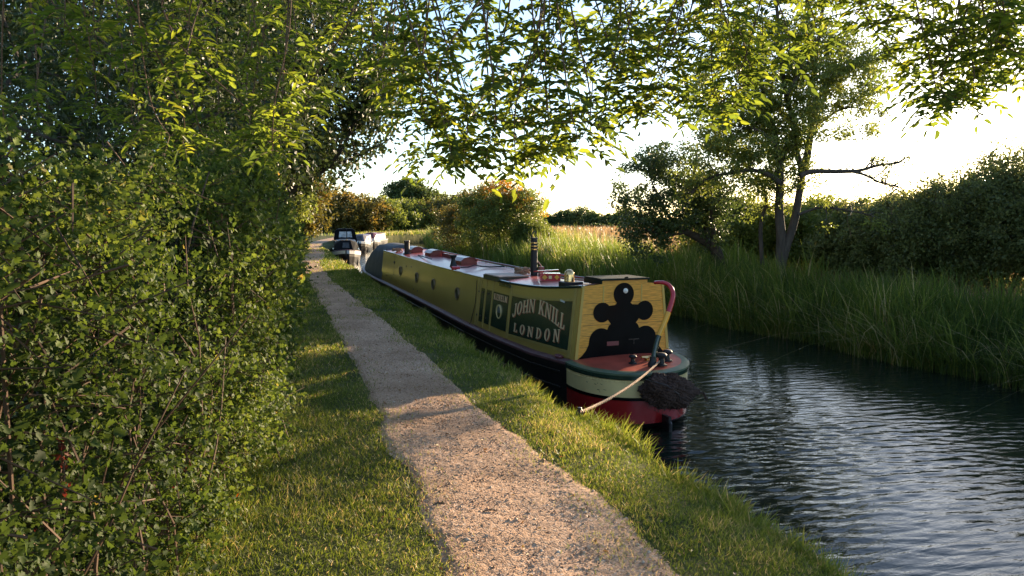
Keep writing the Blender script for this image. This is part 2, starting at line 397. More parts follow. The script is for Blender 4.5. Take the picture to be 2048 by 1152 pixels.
edge = lambda y, ph: .07*fbm(np.stack([y*0+ph, y, y*0], -1), 1.6, 3)
lft = interp(yp, PL)-.10+edge(yp, 3.); rgt_ = interp(yp, PR)+.14+1.2*edge(yp, 9.)
U = np.linspace(0, 1, nu)[None]
Xp = lft[:, None]*(1-U)+rgt_[:, None]*U
Pp = np.stack([Xp, Yp, 0*Xp], -1)
Zp = zleft(Xp, Yp)-.012+.026*np.clip(np.sin(U*math.pi)*3.5, 0, 1)
nearf = np.clip((12-Yp)/4, 0, 1)
Zp = Zp+nearf*(rng.random(Xp.shape)**2.2*.0055-.001)+.004*fbm(Pp, 5, 3)*nearf
Xp = Xp+rng.normal(0, .003, Xp.shape)*nearf
I = np.arange(len(yp)*nu).reshape(len(yp), nu)
Fq = np.stack([I[:-1, :-1], I[:-1, 1:], I[1:, 1:], I[1:, :-1]], -1).reshape(-1, 4)
tn = np.clip(rng.normal(.56, .15, len(Fq)), 0, 1)
o = npmesh('path', np.stack([Xp, Yp, Zp], -1).reshape(-1, 3), Fq, gravel, tint=tn)
tag(o, kind='structure')
# loose stones on the path
n = 16000
y = 2.5+9*rng.random(n)**1.3; u = rng.random(n); x = interp(y, PL)*(1-u)+interp(y, PR)*u+rng.normal(0, .05, n)
s = rng.gamma(2.0, .0018, n)+.0018
oct_ = np.array([(1, 0, 0), (0, 1, 0), (-1, 0, 0), (0, -1, 0), (0, 0, .75), (0, 0, -.6)], float)
fo = np.array([(0, 1, 4), (1, 2, 4), (2, 3, 4), (3, 0, 4), (1, 0, 5), (2, 1, 5), (3, 2, 5), (0, 3, 5)])
th = rng.uniform(0, 6.28, n); c_, s_ = np.cos(th), np.sin(th)
V = oct_[None]*s[:, None, None]*rng.uniform(.6, 1.4, (n, 6, 1))
Vx = V[..., 0]*c_[:, None]-V[..., 1]*s_[:, None]; Vy = V[..., 0]*s_[:, None]+V[..., 1]*c_[:, None]
z0 = zleft(x, y)+.014
V = np.stack([Vx+x[:, None], Vy+y[:, None], V[..., 2]+z0[:, None]], -1).reshape(-1, 3)
F = (fo[None]+(np.arange(n)*6)[:, None, None]).reshape(-1, 3)
tag(npmesh('gravel', V, F, gravel, tint=np.repeat(np.clip(rng.normal(.62, .25, n), 0, 1), 8)), 'loose small stones lying on the brown gravel towpath', 'gravel', kind='stuff')

# grass --------------------------------------------------------------
def blades(x, y, h, w, tint, lean=.5, z=None, wind=(0, 0)):
    n = len(x); P = np.stack([x, y, (zleft(x, y)-.005) if z is None else z], -1)
    A = np.stack([rng.normal(wind[0], lean, n), rng.normal(wind[1], lean, n), np.ones(n)], -1)
    N = rdir(n); N[:, 2] *= .3
    return leaves(P, A, N, h, w, 'blade', tint)
def hx(y): return interp(y, [(-4, -1.15), (2, -1.0), (3.3, -.72), (4.3, -.45), (6, -.22), (7, -.15), (9, -.03), (12, .04), (16, .12), (20, .16), (30, .30), (40, .45), (44, 1.2), (50, 1.75), (60, 2.1), (80, 5.2)])
def patch(y0, y1, dens, hh, w, side):
    parts = []
    nn = int(dens*(y1-y0)*3.6)
    y = rng.uniform(y0, y1, nn); x = rng.uniform(-1.2, 3.6, nn)*0+rng.uniform(-1.3, 3.3, nn)
    P = np.stack([x, y, 0*x], -1)
    l = interp(y, PL); r = interp(y, PR); b = bl(y); h = hx(y)
    nz = fbm(P, 1.4, 4)
    on = fbm(P+7, 3.1, 3)
    sl_ = rng.normal(0, .06, nn)+np.abs(rng.normal(0, .16, nn))*(rng.random(nn) < .35)
    inl = (x > h-.3) & (x < l+.03+.13*nz+sl_); inr = (x > r+.02-.26*nz-.8*fbm(P+3, .45, 2)*.16-sl_*1.5) & (x < b+.02)
    keep = (inl | inr)
    # thin, trodden turf beside the path and on the bank top
    d = np.where(inl, l-x, x-r); wear = np.clip(d/.22, 0, 1)*.6+.4
    keep &= rng.random(nn) < wear*(.72+.35*on)
    x, y, nz, on = x[keep], y[keep], nz[keep], on[keep]; e = bl(y)-x; hf = x-hx(y)
    k = 1+1.5*np.exp(-np.clip(e, 0, 9)/.16)*(.5+.5*np.sin(y*3+2*nz))+1.1*np.exp(-np.clip(hf, 0, 9)/.12)
    H = hh*k*rng.uniform(.5, 1.35, len(x))*(1+.35*nz)
    tint = np.clip(.42+.32*nz+rng.normal(0, .17, len(x))+.55*(rng.random(len(x)) < .10+.08*(on > .3)), 0, 1)
    return blades(x, y, np.clip(H, .015, .4), w*rng.uniform(.7, 1.3, len(x)), tint, .62)
G = [patch(2.2, 5.5, 11000, .042, .0042, 0), patch(5.5, 9, 6500, .046, .0055, 0), patch(9, 16, 2400, .055, .009, 0), patch(16, 30, 900, .065, .016, 0), patch(30, 62, 330, .09, .035, 0)]
tag(leafobj('grass', G, M['grass']), 'short mown green grass on both sides of the gravel path', 'grass', kind='stuff')
# long grass fringe hanging over the bank edge
n = 9000; y = 2.4+rng.random(n)**1.5*30; x = bl(y)-np.abs(rng.normal(0, .07, n))+.02
cl = .5+.5*fbm(np.stack([x, y, 0*x], -1), 1.9, 3)
k = rng.random(n) < cl; x, y, cl = x[k], y[k], cl[k]
H = rng.uniform(.06, .20, len(x))*(.5+cl)
tag(leafobj('bank_fringe_grass', [blades(x, y, H, .005+.0003*y, np.clip(rng.normal(.55, .22, len(x)), 0, 1), .55, wind=(.35, 0))], M['grass']), 'longer tufted grass fringe hanging over the bank edge', 'grass', kind='stuff')

# reeds on the far bank ------------------------------------------------
def reeds(n, y0, y1, d0, d1, h0, h1, w, bend=.35, tb=.0, seg=4, ypow=1., wind=(-.12, -.05)):
    y = y0+(y1-y0)*rng.random(n)**ypow; e = rng.uniform(d0, d1, n); x = br(y)+e
    P = np.stack([x, y, 0*x], -1); nz = fbm(P, .55, 3)
    keep = rng.random(n) < .75+.35*fbm(P, 1.7, 2)
    x, y, e, nz = x[keep], y[keep], e[keep], nz[keep]; n = len(x)
    z = np.where(e < 0, WZ-.05, zright(x, y)-.03)
    H = rng.uniform(h0, h1, n)*(1+.30*nz+.22*fbm(P[keep]+5, 1.9, 2)); th = rng.uniform(0, 6.28, n)
    lx = np.cos(th)*bend*rng.gamma(1.6, .6, n)+wind[0]; ly = np.sin(th)*bend*rng.gamma(1.6, .6, n)+wind[1]
    t = np.linspace(0, 1, seg+1)
    cx = x[:, None]+lx[:, None]*H[:, None]*t**2.2; cy = y[:, None]+ly[:, None]*H[:, None]*t**2.2
    cz = z[:, None]+H[:, None]*(t-.18*np.hypot(lx, ly)[:, None]*t**3*1.3)
    ph = rng.uniform(0, 6.28, n); ww = w*rng.uniform(.6, 1.4, n)
    wd = np.stack([np.cos(ph), np.sin(ph)], -1)
    prof = np.array([.7, 1, .9, .6, .06])[:seg+1] if seg == 4 else np.linspace(1, .06, seg+1)
    hw = ww[:, None]*prof/2
    A = np.stack([cx+wd[:, 0:1]*hw, cy+wd[:, 1:2]*hw, cz], -1); B = np.stack([cx-wd[:, 0:1]*hw, cy-wd[:, 1:2]*hw, cz], -1)
    V = np.stack([A, B], 2).reshape(n, -1, 3); m_ = 2*(seg+1)
    f = np.array([[2*i, 2*i+1, 2*i+3, 2*i+2] for i in range(seg)])
    F = (f[None]+(np.arange(n)*m_)[:, None, None]).reshape(-1, 4)
    tint = np.clip(tb+.36+.28*nz+rng.normal(0, .17, n)+.45*(rng.random(n) < .09), 0, 1)
    return V.reshape(-1, 3), [F], np.repeat(tint, seg)
RD = [reeds(15000, 6, 22, -.25, 2.6, .75, 1.5, .025, .25), reeds(5000, 6, 22, -.45, .3, .5, 1.1, .014, .8, .1),
      reeds(15000, 22, 44, -.3, 4.5, .85, 1.6, .034, .22, .1), reeds(16000, 44, 80, -.2, 8, 1.1, 1.9, .05, .25, .12, seg=3), reeds(22000, 66, 118, -.2, 11, 1.2, 2.0, .09, .25, .2, seg=3)]
RD.append(reeds(520, 7, 24, -.5, .25, 1.2, 2.0, .013, 1.15, .45, seg=4, wind=(-.75, -.1)))
tag(leafobj('reeds', RD, M['reed']), 'tall green reeds leaning over the water along the far bank', 'reeds', kind='stuff')
# rank dry meadow behind
def tuftgrass(n, x0, x1, y0, y1, h0, h1, w, ypow=1.):
    y = y0+(y1-y0)*rng.random(n)**ypow; x = rng.uniform(x0, x1, n); k = x > br(y)+2; x, y = x[k], y[k]
    z = zright(x, y)-.02
    return blades(x, y, rng.uniform(h0, h1, len(x)), w*rng.uniform(.7, 1.4, len(x)), np.clip(.5+.25*fbm(np.stack([x, y, 0*x], -1), .2, 3)+rng.normal(0, .15, len(x)), 0, 1), .3, z)
MG = [tuftgrass(20000, 14, 40, 12, 50, .35, .8, .03), tuftgrass(26000, 14, 130, 40, 130, .4, .9, .08), tuftgrass(24000, 20, 330, 100, 330, .5, 1., .25)]
tag(leafobj('meadow_grass', MG, M['straw']), 'dry brown meadow grass in the field beyond the reeds', 'grass', kind='stuff')
n = 5000; y = rng.uniform(84, 108, n); x = rng.uniform(5, 60, n); x = bl(y)-rng.gamma(1.5, 1.2, n)
tag(leafobj('bend_bank_grass', [blades(x, y, rng.uniform(.3, .9, n), .07, np.clip(rng.normal(.75, .2, n), 0, 1), .35, z=np.full(n, -.35))], M['reed']), 'pale rough grass on the bank at the canal bend', 'grass', kind='stuff')
# ================================================================== the moored working boat
BC = np.array([5.532, 11.249, WZ]); BA = R(3.6)
def B2W(u, s, z): return (BC[0]+u*math.cos(BA)-s*math.sin(BA), BC[1]+u*math.sin(BA)+s*math.cos(BA), z)
boat = empty('narrowboat', BC, BA, 'long narrowboat with olive yellow cabin, red roof and black clover shape on its back', 'narrowboat')
DZ = -WZ
GZ = [(-1.5, -.33), (0, -.32), (.6, -.36), (1.5, -.41), (3.4, -.43), (5.5, -.41), (8, -.34), (10.5, -.28), (16, -.17), (18.3, -.09), (20, .03), (21.1, .14)]
RZ = [(-.1, .89), (0, .885), (.8, .80), (1.4, .75), (2, .715), (3.1, .69), (4.3, .68), (4.9, .67), (9, .71), (14.3, .82), (16, .85)]
HB = [(-.4, 1.03), (0, 1.035), (1.5, 1.05), (18, 1.05), (19, .97), (19.8, .78), (20.5, .48), (20.95, .16), (21.05, .05)]
gz = lambda s: float(np.interp(s, *zip(*GZ)))
def _sm(tab, s):
    return float(np.mean([np.interp(s+d, *zip(*tab)) for d in (-.5, -.25, 0, .25, .5)]))
rz = lambda s: _sm(RZ, max(s, -.0)) if s > .5 else float(np.interp(s, *zip(*RZ)))
hb = lambda s: float(np.interp(s, *zip(*HB)))
wb = lambda s: .90+.03*min(max(s/3, 0), 1)          # cabin half-width at its foot
def cu(s, z): return wb(s)-.112*(z-gz(s))           # cabin side: tumblehome
def sidept(sgn=-1):
    return lambda s, z, off: (sgn*(cu(s, z)+off), s, z)
SS = list(np.concatenate([np.arange(0, 2, .25), np.arange(2, 18, .5), np.arange(18, 20.6, .2), [20.8, 20.95, 21.05]]))
# hull shell
for sgn in (0,):
    h = MB(); rows = []
    for s in SS:
        b = hb(s); g_ = gz(s)-.05
        rows.append([(-b, s, g_), (-b+.0, s, g_-.12), (-b*.985, s, g_-.16), (-b*.97, s, -1.55), (b*.97, s, -1.55), (b*.985, s, g_-.16), (b, s, g_-.12), (b, s, g_)])
    h.grid(rows, closed=True); h.f.append([0, 1, 2, 3, 4, 5, 6, 7][::-1])
    h.build('hull', M['hull'], boat, smooth=True, dz=DZ)
# gunwale both sides
gm = MB()
for sgn in (-1, 1):
    rows = []
    for s in [q for q in SS if q >= -.0]:
        b = hb(s)+.015; w_ = min(wb(s)+.004, b-.09) if s < 15.6 else b-.10
        g_ = gz(s)
        rows.append([(sgn*w_, s, g_-.051), (sgn*w_, s, g_+.004), (sgn*(b-.02), s, g_-.002), (sgn*b, s, g_-.02), (sgn*(b+.004), s, g_-.055), (sgn*(b-.012), s, g_-.075)])
    gm.grid(rows, closed=True)
gm.build('gunwale', M['gun'], boat, smooth=True, dz=DZ)
rub = MB()
for sgn in (-1, 1):
    for zo in (.16, .42):
        rub.tube([(sgn*(hb(s)*.99+.004), s, gz(s)-.05-zo) for s in SS if s > .2], .022, 6)
rub.build('rubbing_strake', M['hull'], boat, smooth=True, dz=DZ)
# counter: bands round a half ellipse
def cpt(q, k=1., y0=0.): # q from 0 (left) to pi (right)
    n_ = 2.12
    c_, s_ = math.cos(q), math.sin(q)
    yy = y0-1.33*k*abs(s_)**(2/n_); return (-1.035*k*math.copysign(abs(c_)**(2/n_), c_)+.13*yy, yy)
QQ = [math.pi*i/48 for i in range(49)]
def band(name, z0, z1, k0, k1, mat, lip=0., y0=0.):
    m_ = MB(); rows = []
    for q in QQ:
        a, b = cpt(q, k0, y0), cpt(q, k1, y0)
        i0 = cpt(q, k0-.06, y0); i1 = cpt(q, k1-.06, y0)
        rows.append([(i0[0], i0[1], z0), (a[0], a[1], z0), (b[0], b[1], z1), (i1[0], i1[1], z1)])
    m_.grid(rows, closed=True); m_.f.append([0, 1, 2, 3]); n_ = len(rows); m_.f.append([4*(n_-1)+i for i in (3, 2, 1, 0)])
    return m_.build(name, mat, boat, smooth=True, dz=DZ)
DKZ = -.325
band('counter_rim', DKZ-.035, DKZ-.09, 1.02, 1.02, M['dgreen'])
band('cream_band', DKZ-.107, DKZ-.37, 1.0, .995, M['cream'])
band('black_line', DKZ-.372, DKZ-.415, 1.005, 1.005, M['black'])
band('red_band', DKZ-.417, DKZ-.77, .995, .99, M['bred'])
band('counter_bottom', DKZ-.772, -1.5, 1.0, .55, M['hull'])
# counter deck: green margin, then the red centre
dk = MB(); rows = []
for q in QQ:
    a, b = cpt(q, 1.02), cpt(q, .905); rows.append([(a[0], a[1], DKZ-.034), (a[0], a[1], DKZ-.004), (a[0]*.985, a[1]*.985, DKZ+.004), (b[0], b[1], DKZ+.012), (b[0], b[1], DKZ-.034)])
dk.grid(rows, closed=True); dk.build('deck_margin', M['pgreen'], boat, smooth=True, dz=DZ)
dk = MB(); P = [cpt(q, .903) for q in QQ]
rows = [[(a*k, b*k, DKZ+.010+.035*(1-k*k)) for a, b in P] for k in (1., .8, .55, .3, .02)]
dk.grid(rows); dk.build('counter_deck', M['dred'], boat, smooth=True, dz=DZ)
rv = MB()
for zz in (DKZ-.135, ):
    for i in range(30):
        q = math.pi*(i+.5)/58; a = cpt(q, 1.0); rv.lathe((a[0], a[1], zz), [(.011, -.011), (.013, 0), (.004, .011)], 6)
rv.build('rivets', M['cream'], boat, dz=DZ)
sf = MB()
for k in range(7):
    q = R(random.uniform(28, 46)); z_ = DKZ-random.uniform(.17, .33); dq = random.uniform(.012, .05)
    a, b = cpt(q, 1.003), cpt(q+dq, 1.003); w_ = random.uniform(.004, .009)
    sf.add([(a[0], a[1], z_), (b[0], b[1], z_-.008), (b[0], b[1], z_-.008+w_), (a[0], a[1], z_+w_)], [(0, 1, 2, 3)])
sf.build('scuff_marks', M['mblack'], boat, dz=DZ)
# deck fittings
def dolly(u, s, k=1.):
    z_ = DKZ+.03
    MB().lathe((u, s, z_), [(.075*k, 0), (.075*k, .015), (.04*k, .03), (.034*k, .09*k), (.066*k, .11*k), (.07*k, .135*k), (.05*k, .155*k), (.015, .16*k)], 16).build('mooring_dolly', M['mblack'], boat, smooth=True, dz=DZ)
dolly(.42, -.70, 1.15); dolly(.13, -.98, 1.25); dolly(-.22, -.71, .9)
MB().lathe((.14, -.58, DKZ+.03), [(.06, 0), (.06, .02), (.03, .03), (.03, .06)], 14).tube([(.0, -.60, DKZ+.10), (.10, -.58, DKZ+.085), (.26, -.55, DKZ+.08)], [.018, .03, .02], 8).build('deck_cleat', M['brass'], boat, smooth=True, dz=DZ)
MB().tube([(.60, -.42, DKZ), (.60, -.42, DKZ+.13), (.62, -.42, DKZ+.16)], [.02, .02, .028], 8).build('deck_pin', M['tred'], boat, smooth=True, dz=DZ)
# swan neck tiller in three colours
TP = [(-.01, -.98, DKZ+.02), (.01, -.955, -.15), (.05, -.94, .0), (.11, -.93, .17), (.2, -.92, .34), (.28, -.90, .49), (.36, -.87, .64), (.412, -.84, .77), (.42, -.80, .86), (.395, -.73, .935), (.35, -.66, .965), (.31, -.58, .965), (.29, -.50, .955)]
def spl(P, n=6):
    P = [np.array(p, float) for p in P]; out = []
    for i in range(len(P)-1):
        a, b, c, d = P[max(i-1, 0)], P[i], P[i+1], P[min(i+2, len(P)-1)]
        for k in range(n):
            t = k/n; out.append(.5*((2*b)+(c-a)*t+(2*a-5*b+4*c-d)*t*t+(3*b-a-3*c+d)*t**3))
    return out+[P[-1]]
tl = spl(TP, 5)
def tseg(a, b, mat, name, par):
    pts = [p for p in tl if a <= p[2] <= b or (b > .9 and p[2] > .9)]
    return MB().tube(pts, [.042-.014*(i/len(pts))*(b > .9) for i in range(len(pts))], 12).build(name, mat, par, smooth=True, dz=DZ)
tseg(-.4, .17, M['dgreen'], 'tiller', boat)
tseg(.165, .53, M['yellow'], 'tiller', boat)
tseg(.50, 1.2, M['tred'], 'tiller', boat)
MB().lathe((-.03, -.98, DKZ+.02), [(.07, 0), (.07, .06), (.045, .09), (.04, .16)], 14).build('rudder_stock', M['mblack'], boat, smooth=True, dz=DZ)
MB().box((-.03, -1.25, -1.25), (.05, .5, .55)).tube([(-.03, -1.50, -1.35), (-.03, -1.50, -1.08), (-.03, -1.42, -1.0)], .035, 8).build('rudder', M['hull'], boat, dz=DZ)

# wooden back cabin and steel cabin
def shell(name, s0, s1, mat, n, topmat=None):
    m_ = MB(); rows = []
    for i in range(n+1):
        s = s0+(s1-s0)*i/n; g_ = gz(s)+.003; r_ = rz(s)
        zs = np.linspace(g_, r_-.0, 7); rows.append([(-cu(s, z), s, z) for z in zs])
    m_.grid(rows)
    m_.grid([[(-p[0], p[1], p[2]) for p in r] for r in rows])
    a = rows[-1]; m_.add([a[0], a[-1], (-a[-1][0], a[-1][1], a[-1][2]), (-a[0][0], a[0][1], a[0][2])], [(0, 1, 2, 3)])
    return m_.build(name, mat, boat, smooth=True, dz=DZ)
shell('wooden_cabin_side', 0.012, 5.02, M['side'], 20)
shell('steel_cabin_side', 5.03, 15.5, M['steel'], 24)
def roof(name, s0, s1, mat, n, camber=.055, over=.0):
    m_ = MB(); rows = []
    for i in range(n+1):
        s = s0+(s1-s0)*i/n; r_ = rz(s); w_ = cu(s, r_)+over
        rows.append([(w_*k, s, r_+.004+camber*(1-k*k)) for k in np.linspace(-1, 1, 13)])
    m_.grid(rows); return m_.build(name, mat, boat, smooth=True, dz=DZ)
roof('roof', .0, 15.5, M['red'], 60)
# roof edge mouldings
em = MB()
for sgn in (-1, 1):
    em.tube([(sgn*(cu(s, rz(s))+.006), s, rz(s)+.0) for s in np.arange(-.02, 3.5, .12)], .024, 8)
em.build('roof_edge_moulding', M['dgreen'], boat, smooth=True, dz=DZ)
em = MB()
for sgn in (-1, 1):
    em.tube([(sgn*(cu(s, rz(s))+.002), s, rz(s)-.002) for s in np.arange(5.0, 15.55, .3)], .014, 6)
em.build('steel_roof_edge', M['steel'], boat, smooth=True, dz=DZ)
em = MB()
em.tube([(.74, s, rz(s)+.07) for s in np.arange(.6, 15, .3)], .02, 8)
for s in np.arange(1, 15, 1.6): em.tube([(.74, s, rz(s)), (.74, s, rz(s)+.07)], .014, 6)
em.build('handrail', M['maroon'], boat, smooth=True, dz=DZ)
# cabin back (a board of scumbled planks) with the clover in gloss black
bk = MB(); g_, r_ = gz(0), rz(0)
bo = [(-.9, g_), (.9, g_), (cu(0, r_), r_), (.45, r_+.03), (.45, r_+.095), (-.40, r_+.095), (-.40, r_+.03), (-cu(0, r_), r_)]
bk.plate(bo, lambda a, b, o: (a, -o, b), -.01, .012); bk.build('cabin_back', M['grain'], boat, dz=DZ)
def rect(m_, a0, b0, a1, b1, fn, t0, t1): m_.plate([(a0, b0), (a1, b0), (a1, b1), (a0, b1)], fn, t0, t1)
bf = lambda a, b, o: (a, -o, b)
MB().plate([(-.9, g_+.0), (-.845, g_), (-.725, r_), (-.766, r_)], bf, .0125, .024).build('back_corner_post', M['side'], boat, dz=DZ)
MB().plate([(.845, g_), (.9, g_), (.766, r_), (.725, r_)], bf, .0125, .024).build('back_corner_post', M['side'], boat, dz=DZ)
for x_ in (-.38, .34): MB().plate([(x_-.012, .55), (x_+.012, .55), (x_+.012, r_), (x_-.012, r_)], bf, .0125, .017).build('door_runner', M['side'], boat, dz=DZ)
pl = MB()
for z_ in (-.12, .06, .24, .42, .6):
    w_ = .88-.112*(z_-g_); pl.plate([(-w_+.06, z_-.0025), (w_-.06, z_-.0025), (w_-.06, z_+.0025), (-w_+.06, z_+.0025)], bf, .0124, .0134)
pl.build('plank_joint', M['mblack'], boat, dz=DZ)
import math as _m
def arc(cx, cz, r, a0, a1, n=14): return [(cx+r*_m.cos(R(a0+(a1-a0)*i/n)), cz+r*_m.sin(R(a0+(a1-a0)*i/n))) for i in range(n+1)]
# outline: top disc, side discs, waist, foot lobes that flare to the deck
cl = MB(); half = []
half += arc(0, .735, .19, 90, -48, 14)
half += [(.16, .56)]
half += arc(.40, .445, .165, 140, -130, 20)
half += [(.235, .245), (.27, .222)]
half += arc(.42, -.03, .215, 122, 5, 12)
half += [(.645, -.08), (.69, -.17), (.76, -.25), (.85, g_+.004)]
out = half+[(-a, b) for a, b in half[::-1]][:-1]
cl.plate(out, bf, .014, .020); cl.build('clover_panel', M['black'], boat, dz=DZ)
MB().lathe((.03, -.021, .79), [(.045, 0), (.04, -.012), (.0, -.03)], 16, 'y').build('porthole_light', M['white'], boat, smooth=True, dz=DZ)
MB().box((-.2, -.024, -.08), (.22, .006, .07)).build('back_badge', M['maroon'], boat, dz=DZ)
br_ = MB().box((.2, -.026, -.03), (.2, .01, .012)).box((.2, -.026, -.07), (.012, .01, .09)); br_.build('door_latch', M['iron'], boat, dz=DZ)
sh = MB()
sh.box((.02, .30, r_+.10), (.86, .64, .03)).box((-.40, .30, r_+.05), (.05, .62, .08)).box((.44, .30, r_+.05), (.05, .62, .08))
sh.box((.02, -.015, r_+.097), (.92, .06, .028)).tube([(0.01, -.03, r_+.12), (.01, -.06, r_+.13), (.05, -.06, r_+.13)], .012, 6)
sh.build('slide_hatch', M['mgreen'], boat, dz=DZ)

# side panels, both sides of the wooden cabin
for sgn in (-1, 1):
    f_ = sidept(sgn)
    def slope(s0, za, s1, zb): return lambda s: za+(zb-za)*(s-s0)/(s1-s0)
    def panel(name, s0, s1, lo, hi, mat, t0, t1, n=8):
        m_ = MB(); ss = np.linspace(s0, s1, n)
        m_.plate([(s, lo(s)) for s in ss]+[(s, hi(s)) for s in ss[::-1]], f_, t0, t1); return m_.build(name, mat, boat, dz=DZ)
    lo1 = slope(.33, -.20, 3.32, -.315); hi1 = lambda s: .45+.0+(.17)*max(0, (2.6-s)/2.4)**1.4
    nm = panel('name_panel', .26, 2.92, lo1, hi1, M['dgreen'], .006, .011, 12)
    # raised yellow mouldings round it
    tr = MB()
    for a, b in ((.14, .24), (2.95, 3.05)):
        tr.plate([(a, gz(a)+.02), (b, gz(b)+.02), (b, rz(b)-.03), (a, rz(a)-.03)], f_, .004, .018)
    ss = np.linspace(.24, 2.95, 12)
    tr.plate([(s, lo1(s)-.05) for s in ss]+[(s, lo1(s)-.01) for s in ss[::-1]], f_, .004, .014)
    tr.plate([(s, hi1(s)+.01) for s in ss]+[(s, hi1(s)+.05) for s in ss[::-1]], f_, .004, .014)
    tr.build('panel_moulding', M['trim'], boat, dz=DZ)
    lo2 = slope(3., -.29, 5, -.28); hi2 = slope(3., .44, 5., .45)
    panel('small_name_panel', 3.10, 3.98, lo2, hi2, M['dgreen'], .006, .011)
    panel('side_door', 4.12, 4.42, lo2, hi2, M['dgreen'], .006, .011)
    panel('side_door', 4.56, 4.78, lo2, hi2, M['dgreen'], .006, .011)
    tr = MB()
    for a, b in ((4.02, 4.08), (4.46, 4.52), (4.82, 4.88), (4.93, 5.02)):
        tr.plate([(a, gz(a)+.02), (b, gz(b)+.02), (b, rz(b)-.02), (a, rz(a)-.02)], f_, .004, .02)
    tr.build('door_frame', M['trim'], boat, dz=DZ)
    jn = MB()
    for a in (3.07, 4.10, 4.54, 4.905, 5.025):
        jn.plate([(a-.007, gz(a)+.01), (a+.007, gz(a)+.01), (a+.007, rz(a)-.01), (a-.007, rz(a)-.01)], f_, .001, .0055)
    jn.build('panel_gap', M['mblack'], boat, dz=DZ)
    if sgn == -1:
        for a in (4.3, 4.66, 4.9):
            for z_ in (.36, -.16): MB().plate([(a-.03, z_-.02), (a+.03, z_-.02), (a+.03, z_+.02), (a-.03, z_+.02)], f_, .012, .024).build('hinge', M['iron'], boat, dz=DZ)
        MB().plate([(.55, .56), (.72, .575), (.72, .605), (.55, .59)], f_, .012, .02).build('small_tag', M['white'], boat, dz=DZ)
# lettering -----------------------------------------------------------
S_ = .17
GL = { # strokes as polygons in a 0..w by 0..1 box
 'J': (.62, [[(.30,.93),(.62,.93),(.62,1),(.30,1)], [(.38,.2),(.54,.2),(.54,.93),(.38,.93)], [(.38,.2),(.54,.2),(.50,.05),(.34,-.06),(.14,-.06),(.02,.05),(.0,.22),(.13,.25),(.16,.1),(.25,.04),(.33,.08)]]),
 'O': (.80, None),
 'H': (.86, [[(.08,.0),(.24,.0),(.24,1),(.08,1)], [(.62,0),(.78,0),(.78,1),(.62,1)], [(.24,.45),(.62,.45),(.62,.55),(.24,.55)], [(0,0),(.32,0),(.32,.06),(0,.06)], [(0,.94),(.32,.94),(.32,1),(0,1)], [(.54,0),(.86,0),(.86,.06),(.54,.06)], [(.54,.94),(.86,.94),(.86,1),(.54,1)]]),
 'N': (.90, [[(.08,0),(.18,0),(.18,1),(.08,1)], [(.08,1),(.26,1),(.80,0),(.66,0)], [(.70,0),(.80,0),(.80,1),(.70,1)], [(0,0),(.28,0),(.28,.06),(0,.06)], [(0,.94),(.2,.94),(.2,1),(0,1)], [(.60,.94),(.90,.94),(.90,1),(.60,1)]]),
 'K': (.84, [[(.08,0),(.24,0),(.24,1),(.08,1)], [(.24,.40),(.60,1),(.72,1),(.24,.24)], [(.34,.52),(.46,.60),(.80,0),(.62,0)], [(0,0),(.32,0),(.32,.06),(0,.06)], [(0,.94),(.32,.94),(.32,1),(0,1)], [(.52,.94),(.80,.94),(.80,1),(.52,1)], [(.54,0),(.84,0),(.84,.06),(.54,.06)]]),
 'I': (.34, [[(.09,0),(.25,0),(.25,1),(.09,1)], [(0,0),(.34,0),(.34,.06),(0,.06)], [(0,.94),(.34,.94),(.34,1),(0,1)]]),
 'L': (.62, [[(.08,0),(.24,0),(.24,1),(.08,1)], [(0,.94),(.32,.94),(.32,1),(0,1)], [(0,0),(.60,0),(.62,.28),(.54,.28),(.48,.08),(0,.07)]]),
 'D': (.80, None),
 'E': (.64, [[(.08,0),(.24,0),(.24,1),(.08,1)], [(0,0),(.62,0),(.64,.26),(.56,.26),(.5,.07),(0,.07)], [(0,.93),(.50,.93),(.54,.76),(.62,.76),(.60,1),(0,1)], [(.24,.46),(.44,.46),(.44,.38),(.5,.38),(.5,.64),(.44,.64),(.44,.54),(.24,.54)]]),
 'M': (1.0, [[(.08,0),(.17,0),(.17,1),(.08,1)], [(.08,1),(.26,1),(.56,.1),(.46,.0)], [(.46,0),(.56,.1),(.84,1),(.74,1)], [(.76,0),(.92,0),(.92,1),(.76,1)], [(0,0),(.26,0),(.26,.06),(0,.06)], [(.68,0),(1,0),(1,.06),(.68,.06)], [(.0,.94),(.2,.94),(.2,1),(0,1)], [(.8,.94),(1,.94),(1,1),(.8,1)]]),
}
def ringpoly(w, ti, to):
    P = []; n = 20
    for i in range(n):
        a0, a1 = 2*math.pi*i/n, 2*math.pi*(i+1)/n
        o = lambda a: (w/2+w/2*math.cos(a), .5+.53*math.sin(a)); q = lambda a: (w/2+(w/2-to)*math.cos(a), .5+(.53-ti)*math.sin(a))
        P.append([o(a0), o(a1), q(a1), q(a0)])
    return P
GL['O'] = (.80, ringpoly(.80, .07, .20))
P = [[(.08,0),(.24,0),(.24,1),(.08,1)], [(0,0),(.3,0),(.3,.06),(0,.06)], [(0,.94),(.3,.94),(.3,1),(0,1)]]
for i in range(10):
    a0, a1 = -math.pi/2+math.pi*i/10, -math.pi/2+math.pi*(i+1)/10
    o = lambda a: (.26+.54*math.cos(a), .5+.5*math.sin(a)); q = lambda a: (.26+.37*math.cos(a), .5+.43*math.sin(a))
    P.append([o(a0), o(a1), q(a1), q(a0)])
GL['D'] = (.80, P)
